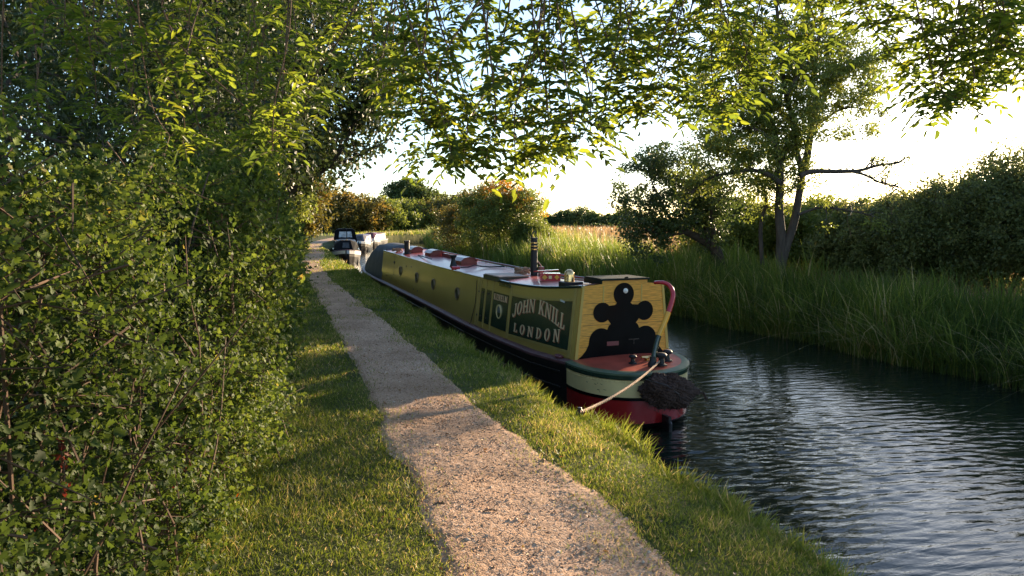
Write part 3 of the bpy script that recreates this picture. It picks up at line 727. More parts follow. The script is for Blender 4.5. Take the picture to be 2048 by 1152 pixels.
def text(m_, txt, sfn, sgn, off, dx=0., dy=0., gap=.16, space=.5, bold=0.):
    """sfn(f) -> (s, z, height, slant) for f in 0..1 along the word"""
    tot = sum(space if c == ' ' else GL[c][0]+gap for c in txt)-gap; x = 0
    for c in txt:
        if c == ' ': x += space; continue
        w_, polys = GL[c]
        for k, p in enumerate(polys):
            q = []
            for a, b in p:
                f = (x+a)/tot; s, z, h, sl = sfn(f); q.append((s+dx, z+b*h+dy))
            m_.plate(q, sidept(sgn), off+k*.0002, off+.003+k*.0002)
        x += w_+gap
for sgn in (-1, 1):
    e_ = (lambda f: f) if sgn == -1 else (lambda f: 1-f)
    def john(f): f = e_(f); return (2.80-2.34*f, .055+.0*f+.17*math.sin(math.pi*min(f*1.06, 1))**1.0*(1 if f < .5 else 1)+.07*f, .235+.03*f, 0)
    def lond(f): f = e_(f); return (2.66-2.06*f, -.215+.10*f+.03*math.sin(math.pi*f)*-1, .165+.055*f, 0)
    def kene(f): f = e_(f); return (3.93-.78*f, .285, .125, 0)
    for nm, fn, tx, g2 in (('name_lettering', john, 'JOHN KNILL', .13), ('port_lettering', lond, 'LONDON', .52), ('small_name_lettering', kene, 'KENELM', .2)):
        tx2 = tx
        d_ = -.022 if sgn == -1 else .022
        k_ = .4 if nm[0] == 's' else 1
        a_ = MB(); text(a_, tx2, fn, sgn, .012, d_*k_, -.016*k_, g2)
        if sgn == 1:  # on the far side the words run the other way along the boat
            a_ = MB(); text(a_, tx2, lambda f, F=fn: (lambda r: (r[0], r[1], r[2], 0))(F(f)), sgn, .012, d_*k_, -.016*k_, g2)
        a_.build('letter_shadow', M['lshade'], boat, dz=DZ)
        b_2 = MB(); text(b_2, tx2, fn, sgn, .0165, 0, 0, g2); b_2.build(nm, M['gold'], boat, dz=DZ)
# portholes
M['dbrass'] = simple('dull_brass', (.22, .16, .09), .45, metal=.6)
M['dglass'] = simple('dark_glass', (.06, .065, .06), .12, coat=.6)
def porthole(s, z, r, sgn, ring=M['dbrass']):
    u = sgn*(cu(s, z)+.0); rr = MB(); gl = MB()
    prof = [(r*.78, .012), (r*.8, .03), (r*.95, .032), (r, .02), (r, -.01), (r*.76, -.01)]
    rr.lathe((0, 0, 0), prof, 24, 'x'); rr.v = [(u+sgn*p[0], s+p[1], z+p[2]) for p in rr.v]
    rr.f = [f for f in rr.f if len(f) == 4]
    o_ = rr.build('porthole', ring, boat, smooth=True, dz=DZ)
    gl.lathe((0, 0, 0), [(r*.79, .0), (r*.78, .012), (.001, .014)], 24, 'x'); gl.v = [(u+sgn*p[0], s+p[1], z+p[2]) for p in gl.v]
    gl.build('glass', M['glass'] if ring is not M['dbrass'] else M['dglass'], o_, smooth=True, dz=DZ)
for sgn in (-1, 1):
    for s, z in ((6.51, .15), (8.70, .20), (10.51, .245), (12.62, .30)): porthole(s, z, .155, sgn)
    porthole(3.56, .06, .15, sgn, M['cream'])
# steel side: mushroom bolts, door seam, small vents
sd_ = MB(); f_ = sidept(-1)
for s, z in ((13.9, .02), (14.6, .03), (10.3, -.12), (10.8, -.11), (11.3, .52), (11.9, .5)):
    MB().plate([(s-.02, z-.02), (s+.02, z-.02), (s+.02, z+.02), (s-.02, z+.02)], f_, .0, .012).build('side_vent', M['mblack'], boat, dz=DZ)
MB().plate([(13.60, .1), (13.615, .1), (13.615, .70), (13.60, .70)], f_, .0005, .003).plate([(13.3, .70), (13.9, .71), (13.9, .725), (13.3, .715)], f_, .0005, .006).plate([(13.55, .50), (13.68, .50), (13.68, .56), (13.55, .56)], f_, .0035, .02).build('side_hatch_seam', M['mblack'], boat, dz=DZ)
# engine hatch over the side doors and green strip
hz = rz(4.1)
MB().box((-.53, 4.12, hz+.085), (.62, .95, .03)).build('hatch_top', M['wood'], boat, dz=DZ)
MB().box((-.53, 4.12, hz+.035), (.66, .99, .10)).build('side_hatch', M['dgreen'], boat, dz=DZ)
MB().plate([(3.02, .60), (3.62, .60), (3.62, .655), (3.02, .655)], sidept(-1), .003, .05).tube([(-.86, 3.0, .70), (-.86, 3.66, .70)], .028, 8).build('gutter_rail', M['dgreen'], boat, dz=DZ)
MB().tube([(-cu(5.2, gz(5.2)+.0)-.0-.04, 5.25, gz(5.2)+.02), (-.97, 5.3, gz(5.2)-.0), (-1.07, 5.32, gz(5.2)-.04), (-1.07, 5.4, gz(5.2)-.5)], .009, 6).tube([(-.88, 4.99, .6), (-.90, 5.05, .1), (-.96, 5.22, gz(5.2)+.03)], .008, 6).build('side_strap', M['mblack'], boat, dz=DZ)
MB().tube([(-.98+.05*math.cos(q), .42+.10*math.sin(q), gz(.4)+.03) for q in np.linspace(0, 6.28, 16)], .022, 8).build('gunwale_ring', M['maroon'], boat, smooth=True, dz=DZ)
# skylights: two gabled pigeon boxes joined by a long plank
def gable(s0, s1, u, w, h, name='skylight_box'):
    m_ = MB(); z0 = rz((s0+s1)/2)+.03
    prof = [(-w/2, 0), (w/2, 0), (w/2, h*.55), (w*.30, h*.9), (0, h), (-w*.30, h*.9), (-w/2, h*.55)]
    m_.plate(prof, lambda a, b, o: (u+a, o, z0+b), s0, s1); o_ = m_.build(name, M['skred'], boat, dz=DZ)
    MB().plate([(-w*.56, h*.55), (-w*.33, h*.95), (0, h*1.07), (w*.33, h*.95), (w*.56, h*.55), (w*.5, h*.52), (w*.30, h*.90), (0, h*1.0), (-w*.30, h*.90), (-w*.5, h*.52)], lambda a, b, o: (u+a, o, z0+b+.003), s0-.05, s1+.05).build('skylight_lid', M['maroon'], o_, dz=DZ)
gable(8.05, 8.9, -.07, .44, .21); gable(11.4, 12.1, -.0, .42, .20); gable(13.2, 13.8, -.18, .38, .20)
MB().box((.16, 10.2, rz(10)+.10), (.06, 2.3, .16)).build('roof_plank_rail', M['maroon'], boat, dz=DZ)
# chimneys and vents
def chimney(u, s, h, r, lean=0.):
    z0 = rz(s)+.03
    c = MB().lathe((u, s, z0), [(r*1.5, 0), (r*1.5, .02), (r, .04), (r, h), (r*.8, h), (r*.8, h-.05)], 20).build('chimney', M['mblack'], boat, smooth=True, dz=DZ)
    return c, z0
c, z0 = chimney(.17, 4.2, .84, .075)
for q in (.60, .67, .74): MB().lathe((.17, 4.2, z0+q), [(.0755, -.014), (.080, -.01), (.080, .01), (.0755, .014)], 20).build('brass_band', M['brass'], c, smooth=True, dz=DZ)
MB().lathe((.17, 4.2, z0+.84), [(.085, -.01), (.088, .0), (.085, .01)], 20).tube([(.17+.05*math.cos(q), 4.2, z0+.85+.14*math.sin(q)) for q in np.linspace(0, math.pi, 9)], .012, 6).build('chimney_handle', M['iron'], c, smooth=True, dz=DZ)
MB().tube([(.25, 4.2, z0+.34), (.32, 4.17, z0+.24), (.33, 4.15, z0+.12), (.33, 4.15, z0)], .016, 6).box((.32, 4.15, z0+.1), (.10, .10, .24)).build('chimney_bracket', M['maroon'], c, dz=DZ)
c, z0 = chimney(-.57, 13., .43, .085)
MB().lathe((-.57, 13, z0+.40), [(.095, -.02), (.10, 0), (.095, .03)], 18).build('chimney_collar', M['iron'], c, smooth=True, dz=DZ)
MB().lathe((-.55, 7.9, rz(7.9)+.02), [(.10, 0), (.09, .03), (.055, .17), (.05, .21), (.088, .27), (.095, .31), (.06, .31)], 18).build('funnel_vent', M['mblack'], boat, smooth=True, dz=DZ)
MB().box((-.62, .72, rz(.72)+.05), (.34, .26, .08)).build('vent_base', M['mblack'], boat, dz=DZ)
MB().lathe((-.62, .78, rz(.78)+.085), [(.088, 0), (.092, .015), (.088, .03), (.088, .12), (.082, .165), (.06, .20), (.03, .217), (.002, .222)], 20).build('mushroom_vent', M['brass'], boat, smooth=True, dz=DZ)
# bow cover
tp = MB(); rows = []
for s in np.arange(15.35, 19.9, .16):
    k = min(max((s-17.7)/2.1, 0), 1); e_ = min(max((s-15.3)/.4, 0), 1)
    b = min(hb(s)-.09, .94); g_ = gz(s)+.02; top = (rz(15.5)+.03+.14*e_)*(1-k)+(g_+.03)*k
    w1 = (.78-.42*e_)*(1-k)+b*.6*k; sh_ = (rz(15.5)-.02)*(1-k)+(g_+.02)*k - .28*e_*(1-k)*.0
    sag = .018*math.sin(s*9)+.012*math.sin(s*23)
    wm = (.79)*(1-k)+b*.9*k
    prof = [(-b, g_-.03), (-b+.01, g_+.08*(1-k)), (-(b+wm)/2+sag, (g_+sh_)/2), (-wm+sag*.5, sh_-.10*e_*(1-k)), (-(wm+w1)/2, (sh_+top)/2+.02+sag), (-w1, top-.03*(1-k)), (-w1*.5, top+.01+sag*.5), (0, top+.03)]
    rows.append([(a, s, z) for a, z in prof]+[(-a, s, z) for a, z in prof[-2::-1]])
tp.grid(rows); tp.build('bow_canvas', M['tarp'], boat, smooth=True, dz=DZ)
fd = MB(); P = [(s, hb(s)-.10, gz(s)+.002) for s in np.arange(18.8, 21.05, .15)]
fd.grid([[(-max(b, .0), s, z), (0, s, z+.02), (max(b, 0), s, z)] for s, b, z in P]); fd.build('fore_deck', M['dred'], boat, dz=DZ)
bh = MB(); bh.box((-.72, 15.1, rz(15)+.0-.1), (.02, .02, .02)) ; 
bd = MB()
for s in (18.15,): bd.add([(-.95, s, -.03), (-.93, s+.42, .0), (-.77, s+.40, .21), (-.80, s+.02, .2)], [(0, 1, 2, 3)])
bd.build('canvas_opening', M['mblack'], boat, dz=DZ)

# ---------------- loose things on and by the boat (each its own thing)
def item(name, m_, mat, u, s, z, label, cat, group=None, smooth=True):
    o_ = m_.build(name, mat, None, smooth=smooth); o_.location = B2W(u, s, z); o_.rotation_euler = (0, 0, BA)
    return tag(o_, label, cat, group)
def coil(r, n, t, h=.03, squash=.7):
    P = []; 
    for i in range(n*14):
        q = 2*math.pi*i/14; rr = r*(.55+.5*abs(math.sin(i*.37))); P.append((rr*math.cos(q)*1.0, rr*math.sin(q)*squash, .02+h*i/14+.02*math.sin(i*1.7)))
    return MB().tube(P, t, 6)
item('rope_coil', coil(.17, 5, .018, .028), M['rope'], .03, 4.55, rz(4.5)+.055, 'tangled tan rope coil lying on the red roof beside the tall chimney', 'rope')
item('rope_coil', coil(.17, 4, .018, .02), M['rope'], -.62, 14.2, rz(14.2)+.035, 'small rope coil on the roof at the far end beside the black canvas', 'rope')
pb = MB().box((0, 0, .075), (.40, .22, .15)).build('painted_stool', M['tred'], None, dz=0); pb.location = B2W(-.16, 2.62, rz(2.6)+.055); pb.rotation_euler = (0, 0, BA+R(-20)); tag(pb, 'small red painted box with yellow diamonds standing on the roof', 'painted box')
di = MB()
for x_, w_ in ((-.11, .055), (.13, .05)):
    di.add([(x_-w_, -.113, .075), (x_, -.113, .025), (x_+w_, -.113, .075), (x_, -.113, .125)], [(0, 1, 2, 3)])
    di.add([(x_-w_, -.1105, .075), (x_, -.1105, .025), (x_+w_, -.1105, .075), (x_, -.1105, .125)], [(3, 2, 1, 0)])
di.build('yellow_diamond', M['yellow'], pb)
MB().box((0, -.1115, .075), (.06, .004, .06)).build('pale_rose', M['cream'], pb)
bb = MB().box((0, 0, 0), (.50, .10, .022)).box((-.1, 0, -.03), (.06, .08, .05)).build('red_plank', M['tred'], None); bb.location = B2W(-.16, 2.80, rz(2.8)+.245); bb.rotation_euler = (0, R(-3), BA+R(-20)); tag(bb, 'short bright red plank resting across the painted box', 'plank')
sp = MB().box((0, 0, .0), (.34, .1, .15))
pl_ = MB().tube([(.42, 4.3, rz(4.3)+.09), (.1, 2.6, rz(2.6)+.10), (-.36, .5, rz(.5)+.10)], [.018, .022, .018], 8)
pl_.v = [(x-.1, y-2.6, z-rz(2.6)-.05) for x, y, z in pl_.v]
item('boat_pole', pl_, M['wood'], .1, 2.6, rz(2.6)+.05, 'long pale wooden pole lying along the roof towards the cabin back', 'pole')
mp_ = MB().tube([(-.42, .03, .03), (-.2, .02, .045), (-.03, .0, .09), (.12, -.02, .06), (.34, -.05, .04), (.72, -.1, .045)], [.014, .014, .014, .014, .018, .018], 8)
mo = item('boat_hook', mp_, M['mblack'], -.33, 6.7, rz(6.7)+.05, 'black bent boat hook lying on the roof beside the conical vent', 'boat hook')
MB().tube([(-.62, .0, .03), (-.42, .02, .035)], [.05, .035], 8).build('hook_head', M['tred'], mo, smooth=True)
p2 = MB().tube([(-.1, -1.2, .03), (.1, 1.1, .03)], [.016, .016], 8)
item('hatch_pole', p2, M['mblack'], -.55, 10.9, rz(10.9)+.05, 'thin black pole lying on the steel roof beyond the skylights', 'pole')

# rope fender: a big knotted mass
def fender():
    nu_, nv = 150, 90; th = np.linspace(0, 2*math.pi, nu_, endpoint=False); ph = np.linspace(.02, math.pi-.02, nv)
    T_, P_ = np.meshgrid(th, ph); x = np.sin(P_)*np.cos(T_); y = np.sin(P_)*np.sin(T_); z = np.cos(P_)
    Pn = np.stack([x, y, z], -1)
    kn = np.abs(np.sin(17*T_+9*P_))*np.abs(np.sin(9*T_*1-20*P_))
    r = 1+.09*(kn)+.19*fbm(Pn, 2.2, 3)+.06*fbm(Pn+3, 9, 2)
    X = x*r*.41; Y = y*r*.24; Z = z*r*.25
    Z -= .10*(X > 0)*X + .06*X; X += .10*np.clip(X-.3, 0, 1)*0
    nose = np.exp(-((T_-0.0+math.pi) % (2*math.pi)-math.pi)**2/.12-(P_-1.65)**2/.12); X += .16*nose
    V = np.stack([X, Y, Z], -1).reshape(-1, 3); I = np.arange(nu_*nv).reshape(nv, nu_); J = np.roll(I, -1, 1)
    F = np.stack([I[:-1], I[1:], J[1:], J[:-1]], -1).reshape(-1, 4)
    return V, F
V, F = fender()
fe = npmesh('rope_fender', V, F, M['coir'], smooth=True); fe.location = B2W(-.05, -1.47, -.57); fe.rotation_euler = (0, 0, BA+R(4))
tag(fe, 'big shaggy dark brown rope fender hanging on the counter below the tiller', 'rope fender')
st = MB()
for k in range(160):
    i = random.randrange(len(V)); p = V[i]; q = p/np.linalg.norm(p); d = np.array([random.gauss(0, .5), random.gauss(0, .5), random.gauss(-.4, .5)])+q*1.1
    L_ = random.uniform(.012, .04); st.tube([p*.98, p+d*L_*.5, p+d*L_+np.array([0, 0, -.012])], .004, 3, cap=False)
for k in range(5): st.tube([(.58+.01*k, 0, -.10), (.66+.02*k, .01*k, -.09-.02*k), (.68+.014*k, 0, -.17-.02*k)], .010, 5)
st.build('loose_strands', M['coir'], fe)
MB().tube([(-.46, -.06, .22), (-.2, -.22, .14), (-.02, -.27, .0), (.02, -.26, -.1)], .009, 6).build('fender_chain', M['iron'], fe)
# mooring ropes and pins
pin = B2W(-2.73, -3.88, -.06)
pinp = np.array(pin); pinp[2] = zleft(np.array([pinp[0]]), np.array([pinp[1]]))[0]
def catenary(a, b, sag, n=14):
    a, b = np.array(a), np.array(b); return [a+(b-a)*t+np.array([0, 0, -sag*4*t*(1-t)]) for t in np.linspace(0, 1, n)]
def ropething(a, b, sag, t, label):
    m_ = MB(); C_ = catenary(a, b, sag, 90); C2 = []; C3 = []
    for i, p in enumerate(C_):
        q = i*1.9; o_ = np.array([math.cos(q), math.sin(q)*.3, math.sin(q)])*t*.55; C2.append(p+o_-a); C3.append(p-o_-a)
    m_.tube(C2, t*.8, 6).tube(C3, t*.8, 6); o_ = m_.build('mooring_rope', M['rope'], None, smooth=True); o_.location = a
    return tag(o_, label, 'mooring rope')
ropething(np.array(B2W(.10, -.98, DKZ+.10)), pinp+np.array([0, 0, .05]), .08, .015, 'taut tan mooring rope from the stern fender to a pin in the grass')
mpn = MB().tube([(0, 0, -.25), (0, 0, .09)], .011, 8).lathe((0, 0, .09), [(.02, 0), (.024, .008), (.018, .016)], 10).tube([(.035*math.cos(q), .0, .05+.035*math.sin(q)) for q in np.linspace(0, 6.28, 12)], .007, 6)
o_ = mpn.build('mooring_pin', M['iron'], None, smooth=True); o_.location = pinp; tag(o_, 'iron mooring pin driven into the grass at the end of the tan rope', 'mooring pin')
a = np.array(B2W(-.99, 19.0, -.08)); b = at(697, 560, 27.); b = np.array([2.85, a[1]-2.2, -.03])
ropething(a, b, .08, .012, 'thin mooring rope from the covered bow down to the bank edge')
def bline(p0, p1, r, mat): pass

# ================================================================== boats beyond
def farboat(loc, rz_, label, kind, L_=13., flip=1):
    """bow points to local -y; origin on the waterline"""
    t = empty('narrowboat', loc, rz_, label, 'narrowboat', None)
    hbf = lambda s: float(np.interp(s, [0, .15, .6, 1.2, 2., L_-.6, L_], [.03, .22, .58, .86, 1.02, 1.03, .8]))
    gf = lambda s: float(np.interp(s, [0, 1, 2.5, 6, L_], [1.02, .90, .78, .70, .74]))
    Sf = [0, .15, .35, .6, .9, 1.2, 1.6, 2, 3, 5, 8, L_-.6, L_]
    h = MB(); h.grid([[(-hbf(s), s, gf(s)), (-hbf(s)*.97, s*1.0+.0, gf(s)-.42), (-hbf(s)*.9, s+.25*(s < 1), -.35), (hbf(s)*.9, s+.25*(s < 1), -.35), (hbf(s)*.97, s, gf(s)-.42), (hbf(s), s, gf(s))] for s in Sf], closed=True)
    h.f.append([0, 1, 2, 3, 4, 5]); h.f.append([6*(len(Sf)-1)+i for i in range(6)][::-1]); h.build('hull', M['hull'], t)
    b = MB(); Sb = [q for q in Sf if q <= 2]
    for sg in (-1, 1):
        b.grid([[(sg*(hbf(s)+.012), s-.02, gf(s)-.03), (sg*(hbf(s)*.985+.014), s-.02, gf(s)-(.25 if kind != 'b' else .18))] for s in Sb])
    b.build('bow_band', M['white'], t)
    MB().tube([(sg_, s_, z_) for sg_, s_, z_ in [(-hbf(s), s, gf(s)) for s in Sf[::-1]]+[(hbf(s), s, gf(s)) for s in Sf]], .03, 6).build('gunwale', M['gun'] if kind == 'a' else M['white'], t)
    cs = 3.4
    cab = MB(); P = [(-.88, .74), (-.76, 1.42), (-.4, 1.48), (.4, 1.48), (.76, 1.42), (.88, .74)]
    cab.plate(P, lambda a, b_, o: (a, o, b_), cs, L_-2.4); cab.build('cabin', {'a': M['hull'], 'b': M['pbox'], 'c': M['maroon']}[kind], t)
    cr = MB()                                     # cratch cover over the fore deck
    cr.add([(-.5, .95, .92), (.5, .95, .92), (-.96, 2.2, .80), (.96, 2.2, .80), (-.9, cs, .76), (.9, cs, .76), (-.32, 1.75, 1.62), (.32, 1.75, 1.62), (-.36, cs, 1.60), (.36, cs, 1.60), (-.78, cs, 1.44), (.78, cs, 1.44), (-.66, 1.95, 1.42), (.66, 1.95, 1.42)],
           [(0, 1, 7, 6), (0, 6, 12, 2), (1, 3, 13, 7), (2, 12, 10, 4), (3, 5, 11, 13), (6, 8, 10, 12), (7, 13, 11, 9), (6, 7, 9, 8)])
    cr.build('cratch_cover', M['canvas'] if kind == 'a' else M['maroon'] if kind == 'c' else M['white2'], t)
    for WP in [[(-.24, 1.13, 1.10), (.24, 1.13, 1.10), (.2, 1.52, 1.45), (-.2, 1.52, 1.45)]]+[[(sg*.80, 1.92, 1.02), (sg*.935, 2.35, .90), (sg*.84, 2.9, 1.15), (sg*.80, 2.3, 1.30)] for sg in (-1, 1)]:
        MB().add([(x*1.01, y-.035, z+.012) for x, y, z in WP], [(0, 1, 2, 3)]).build('cover_window', M['dgl'], t)
    if kind == 'a':
        y0 = L_-2.6
        hd = MB().plate([(-.96, .74), (-.92, 1.5), (-.80, 2.12), (-.6, 2.27), (.6, 2.27), (.80, 2.12), (.92, 1.5), (.96, .74)], lambda a, b_, o: (a, o, b_), y0, L_-.2)
        hd.build('pram_hood', M['canvas'], t)
        MB().plate([(-.52, 1.58), (.10, 1.58), (.10, 2.05), (-.46, 2.05)], lambda a, b_, o: (a, -o, b_), -y0+.004, -y0+.012).plate([(.16, 1.58), (.56, 1.58), (.5, 2.05), (.16, 2.05)], lambda a, b_, o: (a, -o, b_), -y0+.004, -y0+.012).build('hood_window', M['window'], t)
        MB().tube([(-.6, 4.5, 1.48), (-.9, 4.4, 1.55), (-.95, 4.3, 1.50)], .04, 6).build('roof_fender', M['rope'], t)
        MB().lathe((.06, 4.2, 1.48), [(.06, 0), (.06, .12), (.02, .16)], 10).build('head_lamp', M['brass'], t)
    return t
M['pbox'] = simple('lilac_grey_paint', (.24, .19, .24), .3)
M['white2'] = simple('white_canvas', (.13, .11, .13), .6)
M['dgl'] = simple('dark_window', (.05, .045, .04), .15, var=.4, coat=.5)
farboat((4.72, 51.6, WZ), R(-5.0), 'black narrowboat moored by the path with white bow band and tall hood', 'a', 14.)
farboat((7.55, 70.0, WZ), R(-9), 'pale lilac narrowboat with white bow moored just behind the black hooded boat', 'b', 13.)
t3 = farboat((9.45, 78.5, WZ), R(-14), 'maroon narrowboat with dark open cover, farthest of the moored boats', 'c', 13.)
# ================================================================== hedges, trees
def twigleaves(B, D, Ls, nl, size, tpl, asp=.72, tb=0., tv=1., droop=.15, spread=.9, outn=None):
    """leaves set along short twigs: B base, D direction (unit), Ls length"""
    n = len(B); t = (np.arange(nl)+.6)/nl
    P = B[:, None]+D[:, None]*(Ls[:, None]*t)[..., None]; P[..., 2] -= droop*(Ls[:, None]*t**2)
    P = P.reshape(-1, 3)+rng.normal(0, .008, (n*nl, 3))
    A = norm(np.repeat(D, nl, 0)*.5+rdir(n*nl)*spread)
    N = rdir(n*nl, .5)
    if outn is not None: N = norm(N+np.repeat(outn, nl, 0)*1.0)
    s = size*rng.uniform(.55, 1.3, n*nl)*np.repeat(rng.choice([.75, 1., 1.35], n, p=[.3, .5, .2]), nl)
    ct = np.repeat(rng.random(n), nl); tint = np.clip(tb+tv*(.45*ct+.55*rng.random(n*nl)), 0, 1)
    return leaves(P, A, N, s, s*asp, tpl, tint)
def hedge_face(y, z):
    P = np.stack([0*y, y, z], -1)
    top = np.interp(y, [2, 4, 7, 11], [2.05, 2.15, 2.45, 2.75])+.30*fbm(P*[0, 1, 0], .5, 2)
    x = hx(y)+.13*np.sin(np.clip(z, 0, 2.2)*1.45)-.30*np.clip(z-1.7, 0, 9)+.19*fbm(P, .75, 3)*np.clip(z*2+.3, 0, 1)+.12*fbm(P+9, 2.6, 2)
    return x, top
def hedge(name_, y0, y1, twigs, nl, size, tpl, Lt, depth, label, group, ypow=1., stems=0):
    t = empty('hawthorn_hedge', (float(hx((y0+y1)/2))-.6, (y0+y1)/2, 0), 0, label, 'hedge', group)
    ox = t.location
    n = twigs; y = y0+(y1-y0)*rng.random(n)**ypow; z = rng.random(n)**.9*3.2
    x, top = hedge_face(y, z); k = z < top
    y, z, x = y[k], z[k], x[k]
    g = fbm(np.stack([x*0, y, z], -1)+4, 1.15, 4)
    k = rng.random(len(y)) < np.clip(.52+1.7*g, .03, 1)*(1-.5*np.clip((2.0-z)/.6, 0, 1)*np.clip((4.9-y)/.8, 0, 1))
    y, z, x, g = y[k], z[k], x[k], g[k]
    x = x-rng.random(len(y))**1.6*depth
    B = np.stack([x, y, z+.02], -1); D = norm(rng.normal(size=B.shape)*.75+np.array([.62, -.1, .38]))
    Ls = Lt*rng.uniform(.5, 1.4, len(y))
    lf = twigleaves(B-np.array(ox), D, Ls, nl, size, tpl, outn=np.tile([[.7, -.35, .35]], (len(y), 1)))
    if y0 < 6:   # shade painted into the leaf tint, low in the part nearest the viewer
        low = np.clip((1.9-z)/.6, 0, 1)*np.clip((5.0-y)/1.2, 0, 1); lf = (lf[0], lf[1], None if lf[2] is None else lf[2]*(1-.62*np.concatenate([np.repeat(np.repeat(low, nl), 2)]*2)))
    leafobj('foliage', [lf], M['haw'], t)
    tw = MB()
    for i in rng.choice(len(B), min(900, len(B)), replace=False):
        p = B[i]-np.array(ox); tw.tube([p-D[i]*.15, p+D[i]*Ls[i]], [.005, .002], 4, cap=False)
    for k_ in range(stems):
        yy = max(y0, 3.2)+(y1-max(y0, 3.2))*(k_+random.random())/stems; xb = float(hx(yy))-random.uniform(.05, .5); h = random.uniform(1.0, 1.9+min(y0, 8)*.1)
        P = [np.array([xb, yy, 0.])-np.array(ox)]; d = np.array([random.gauss(.05, .1), random.gauss(0, .15), 1.])
        for j in range(6): d = d+np.array([random.gauss(0, .12), random.gauss(0, .14), 0]); P.append(P[-1]+d/np.linalg.norm(d)*h/6)
        tw.tube(P, list(np.linspace(.009, .003, 7)), 5, cap=False)
    tw.build('twigs', M['twig'], t)
    return t
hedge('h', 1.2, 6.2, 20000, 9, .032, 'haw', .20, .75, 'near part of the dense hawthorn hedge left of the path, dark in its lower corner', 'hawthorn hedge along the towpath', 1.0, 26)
hedge('h', 6.2, 13, 18500, 8, .045, 'haw', .24, .7, 'sunlit middle part of the hawthorn hedge bulging towards the path', 'hawthorn hedge along the towpath', 1.0, 16)
hedge('h', 13, 26, 12500, 7, .08, 'quad', .34, .8, 'farther stretch of hawthorn hedge beside the shaded towpath', 'hawthorn hedge along the towpath', 1.0, 8)
hedge('h', 26, 62, 12000, 6, .13, 'quad', .5, .8, 'distant low hedge beyond the large tree, beside the moored black boat', 'hawthorn hedge along the towpath', 1.0, 0)
# inner wood of the hedge so that it is not see-through
core = empty('thorn_thicket', (-2.2, 8, 0), 0, 'dark tangled thicket of stems and leaves inside and behind the hawthorn hedge', 'thicket')
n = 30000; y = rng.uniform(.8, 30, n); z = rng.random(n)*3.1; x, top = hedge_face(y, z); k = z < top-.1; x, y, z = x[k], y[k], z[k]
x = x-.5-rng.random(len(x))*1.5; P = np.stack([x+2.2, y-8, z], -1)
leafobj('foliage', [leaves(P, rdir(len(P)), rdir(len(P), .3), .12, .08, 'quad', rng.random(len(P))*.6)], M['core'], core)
cs = MB()
for k_ in range(110):
    yy = random.uniform(4.6, 26); xb = float(hx(yy))-random.uniform(.4, 1.6); h = random.uniform(1.8, 2.2+min(yy, 14)*.07)
    P = [np.array([xb+2.2, yy-8, 0.])]; d = np.array([random.gauss(.05, .15), random.gauss(0, .2), 1.])
    for j in range(6): d = d+np.array([random.gauss(0, .16), random.gauss(0, .18), 0]); P.append(P[-1]+d/np.linalg.norm(d)*h/6)
    cs.tube(P, list(np.linspace(.022, .005, 7)), 5, cap=False)
cs.build('stem', M['barkd'], core)
# long pale shoots and a red-leaved bramble in front of the hedge, left foreground
def shoot(px0, py0, px1, py1, d, label, leafm, n_l, size, kind, stemm=M['twig'], name='bramble'):
    a = at(px0, py0, d); b = at(px1, py1, d+.05); a[2] = max(a[2], .0)
    P = [np.array(a)*(1-t)+np.array(b)*t+np.array([.05*math.sin(t*5+px0), .04*math.sin(t*7), 0]) for t in np.linspace(0, 1, 12)]
    g0 = np.array([P[0][0], P[0][1], 0.]); P = [g0-np.array([0, 0, 0])]+P
    o_ = empty(name, g0, 0, label, kind)
    MB().tube([p-g0 for p in P], list(np.linspace(.009, .003, len(P))), 6).build('stem', stemm, o_, smooth=True)
    idx = rng.uniform(2, len(P)-1.01, n_l); i0 = idx.astype(int); PP = np.array(P)
    Q = PP[i0]+(PP[i0+1]-PP[i0])*(idx-i0)[:, None]-g0
    A = norm(rdir(n_l)+np.array([.3, -.3, -.2])); leafobj('foliage', [leaves(Q+A*.01, A, norm(rdir(n_l)+np.array([.5, -.6, .3])), size*rng.uniform(.6, 1.3, n_l), size*.75*rng.uniform(.7, 1.2, n_l), 'haw')], leafm, o_)
shoot(80, 1120, 118, 880, 3.0, 'thin bramble shoot with small curled red leaves in the dark hedge corner', M['redleaf'], 26, .035, 'bramble')
shoot(350, 1000, 360, 880, 4.3, 'short bramble sprig with red dying leaves low in the hedge', M['redleaf'], 16, .035, 'bramble')
shoot(10, 900, 62, 560, 2.9, 'tall bare brown stem standing before the left of the hedge', M['haw'], 26, .045, 'shoot', name='hedge_shoot')
shoot(0, 620, 20, 300, 2.7, 'thin leafy stem at the very edge of the hedge', M['haw'], 30, .045, 'shoot', name='hedge_shoot')
shoot(165, 1140, 215, 760, 3.1, 'slender pale stem rising in the dark part of the hedge', M['haw'], 30, .045, 'shoot', name='hedge_shoot')
shoot(250, 760, 300, 420, 4.2, 'leafy upright shoot standing out from the sunlit hedge top', M['haw'], 46, .06, 'shoot', name='hedge_shoot')

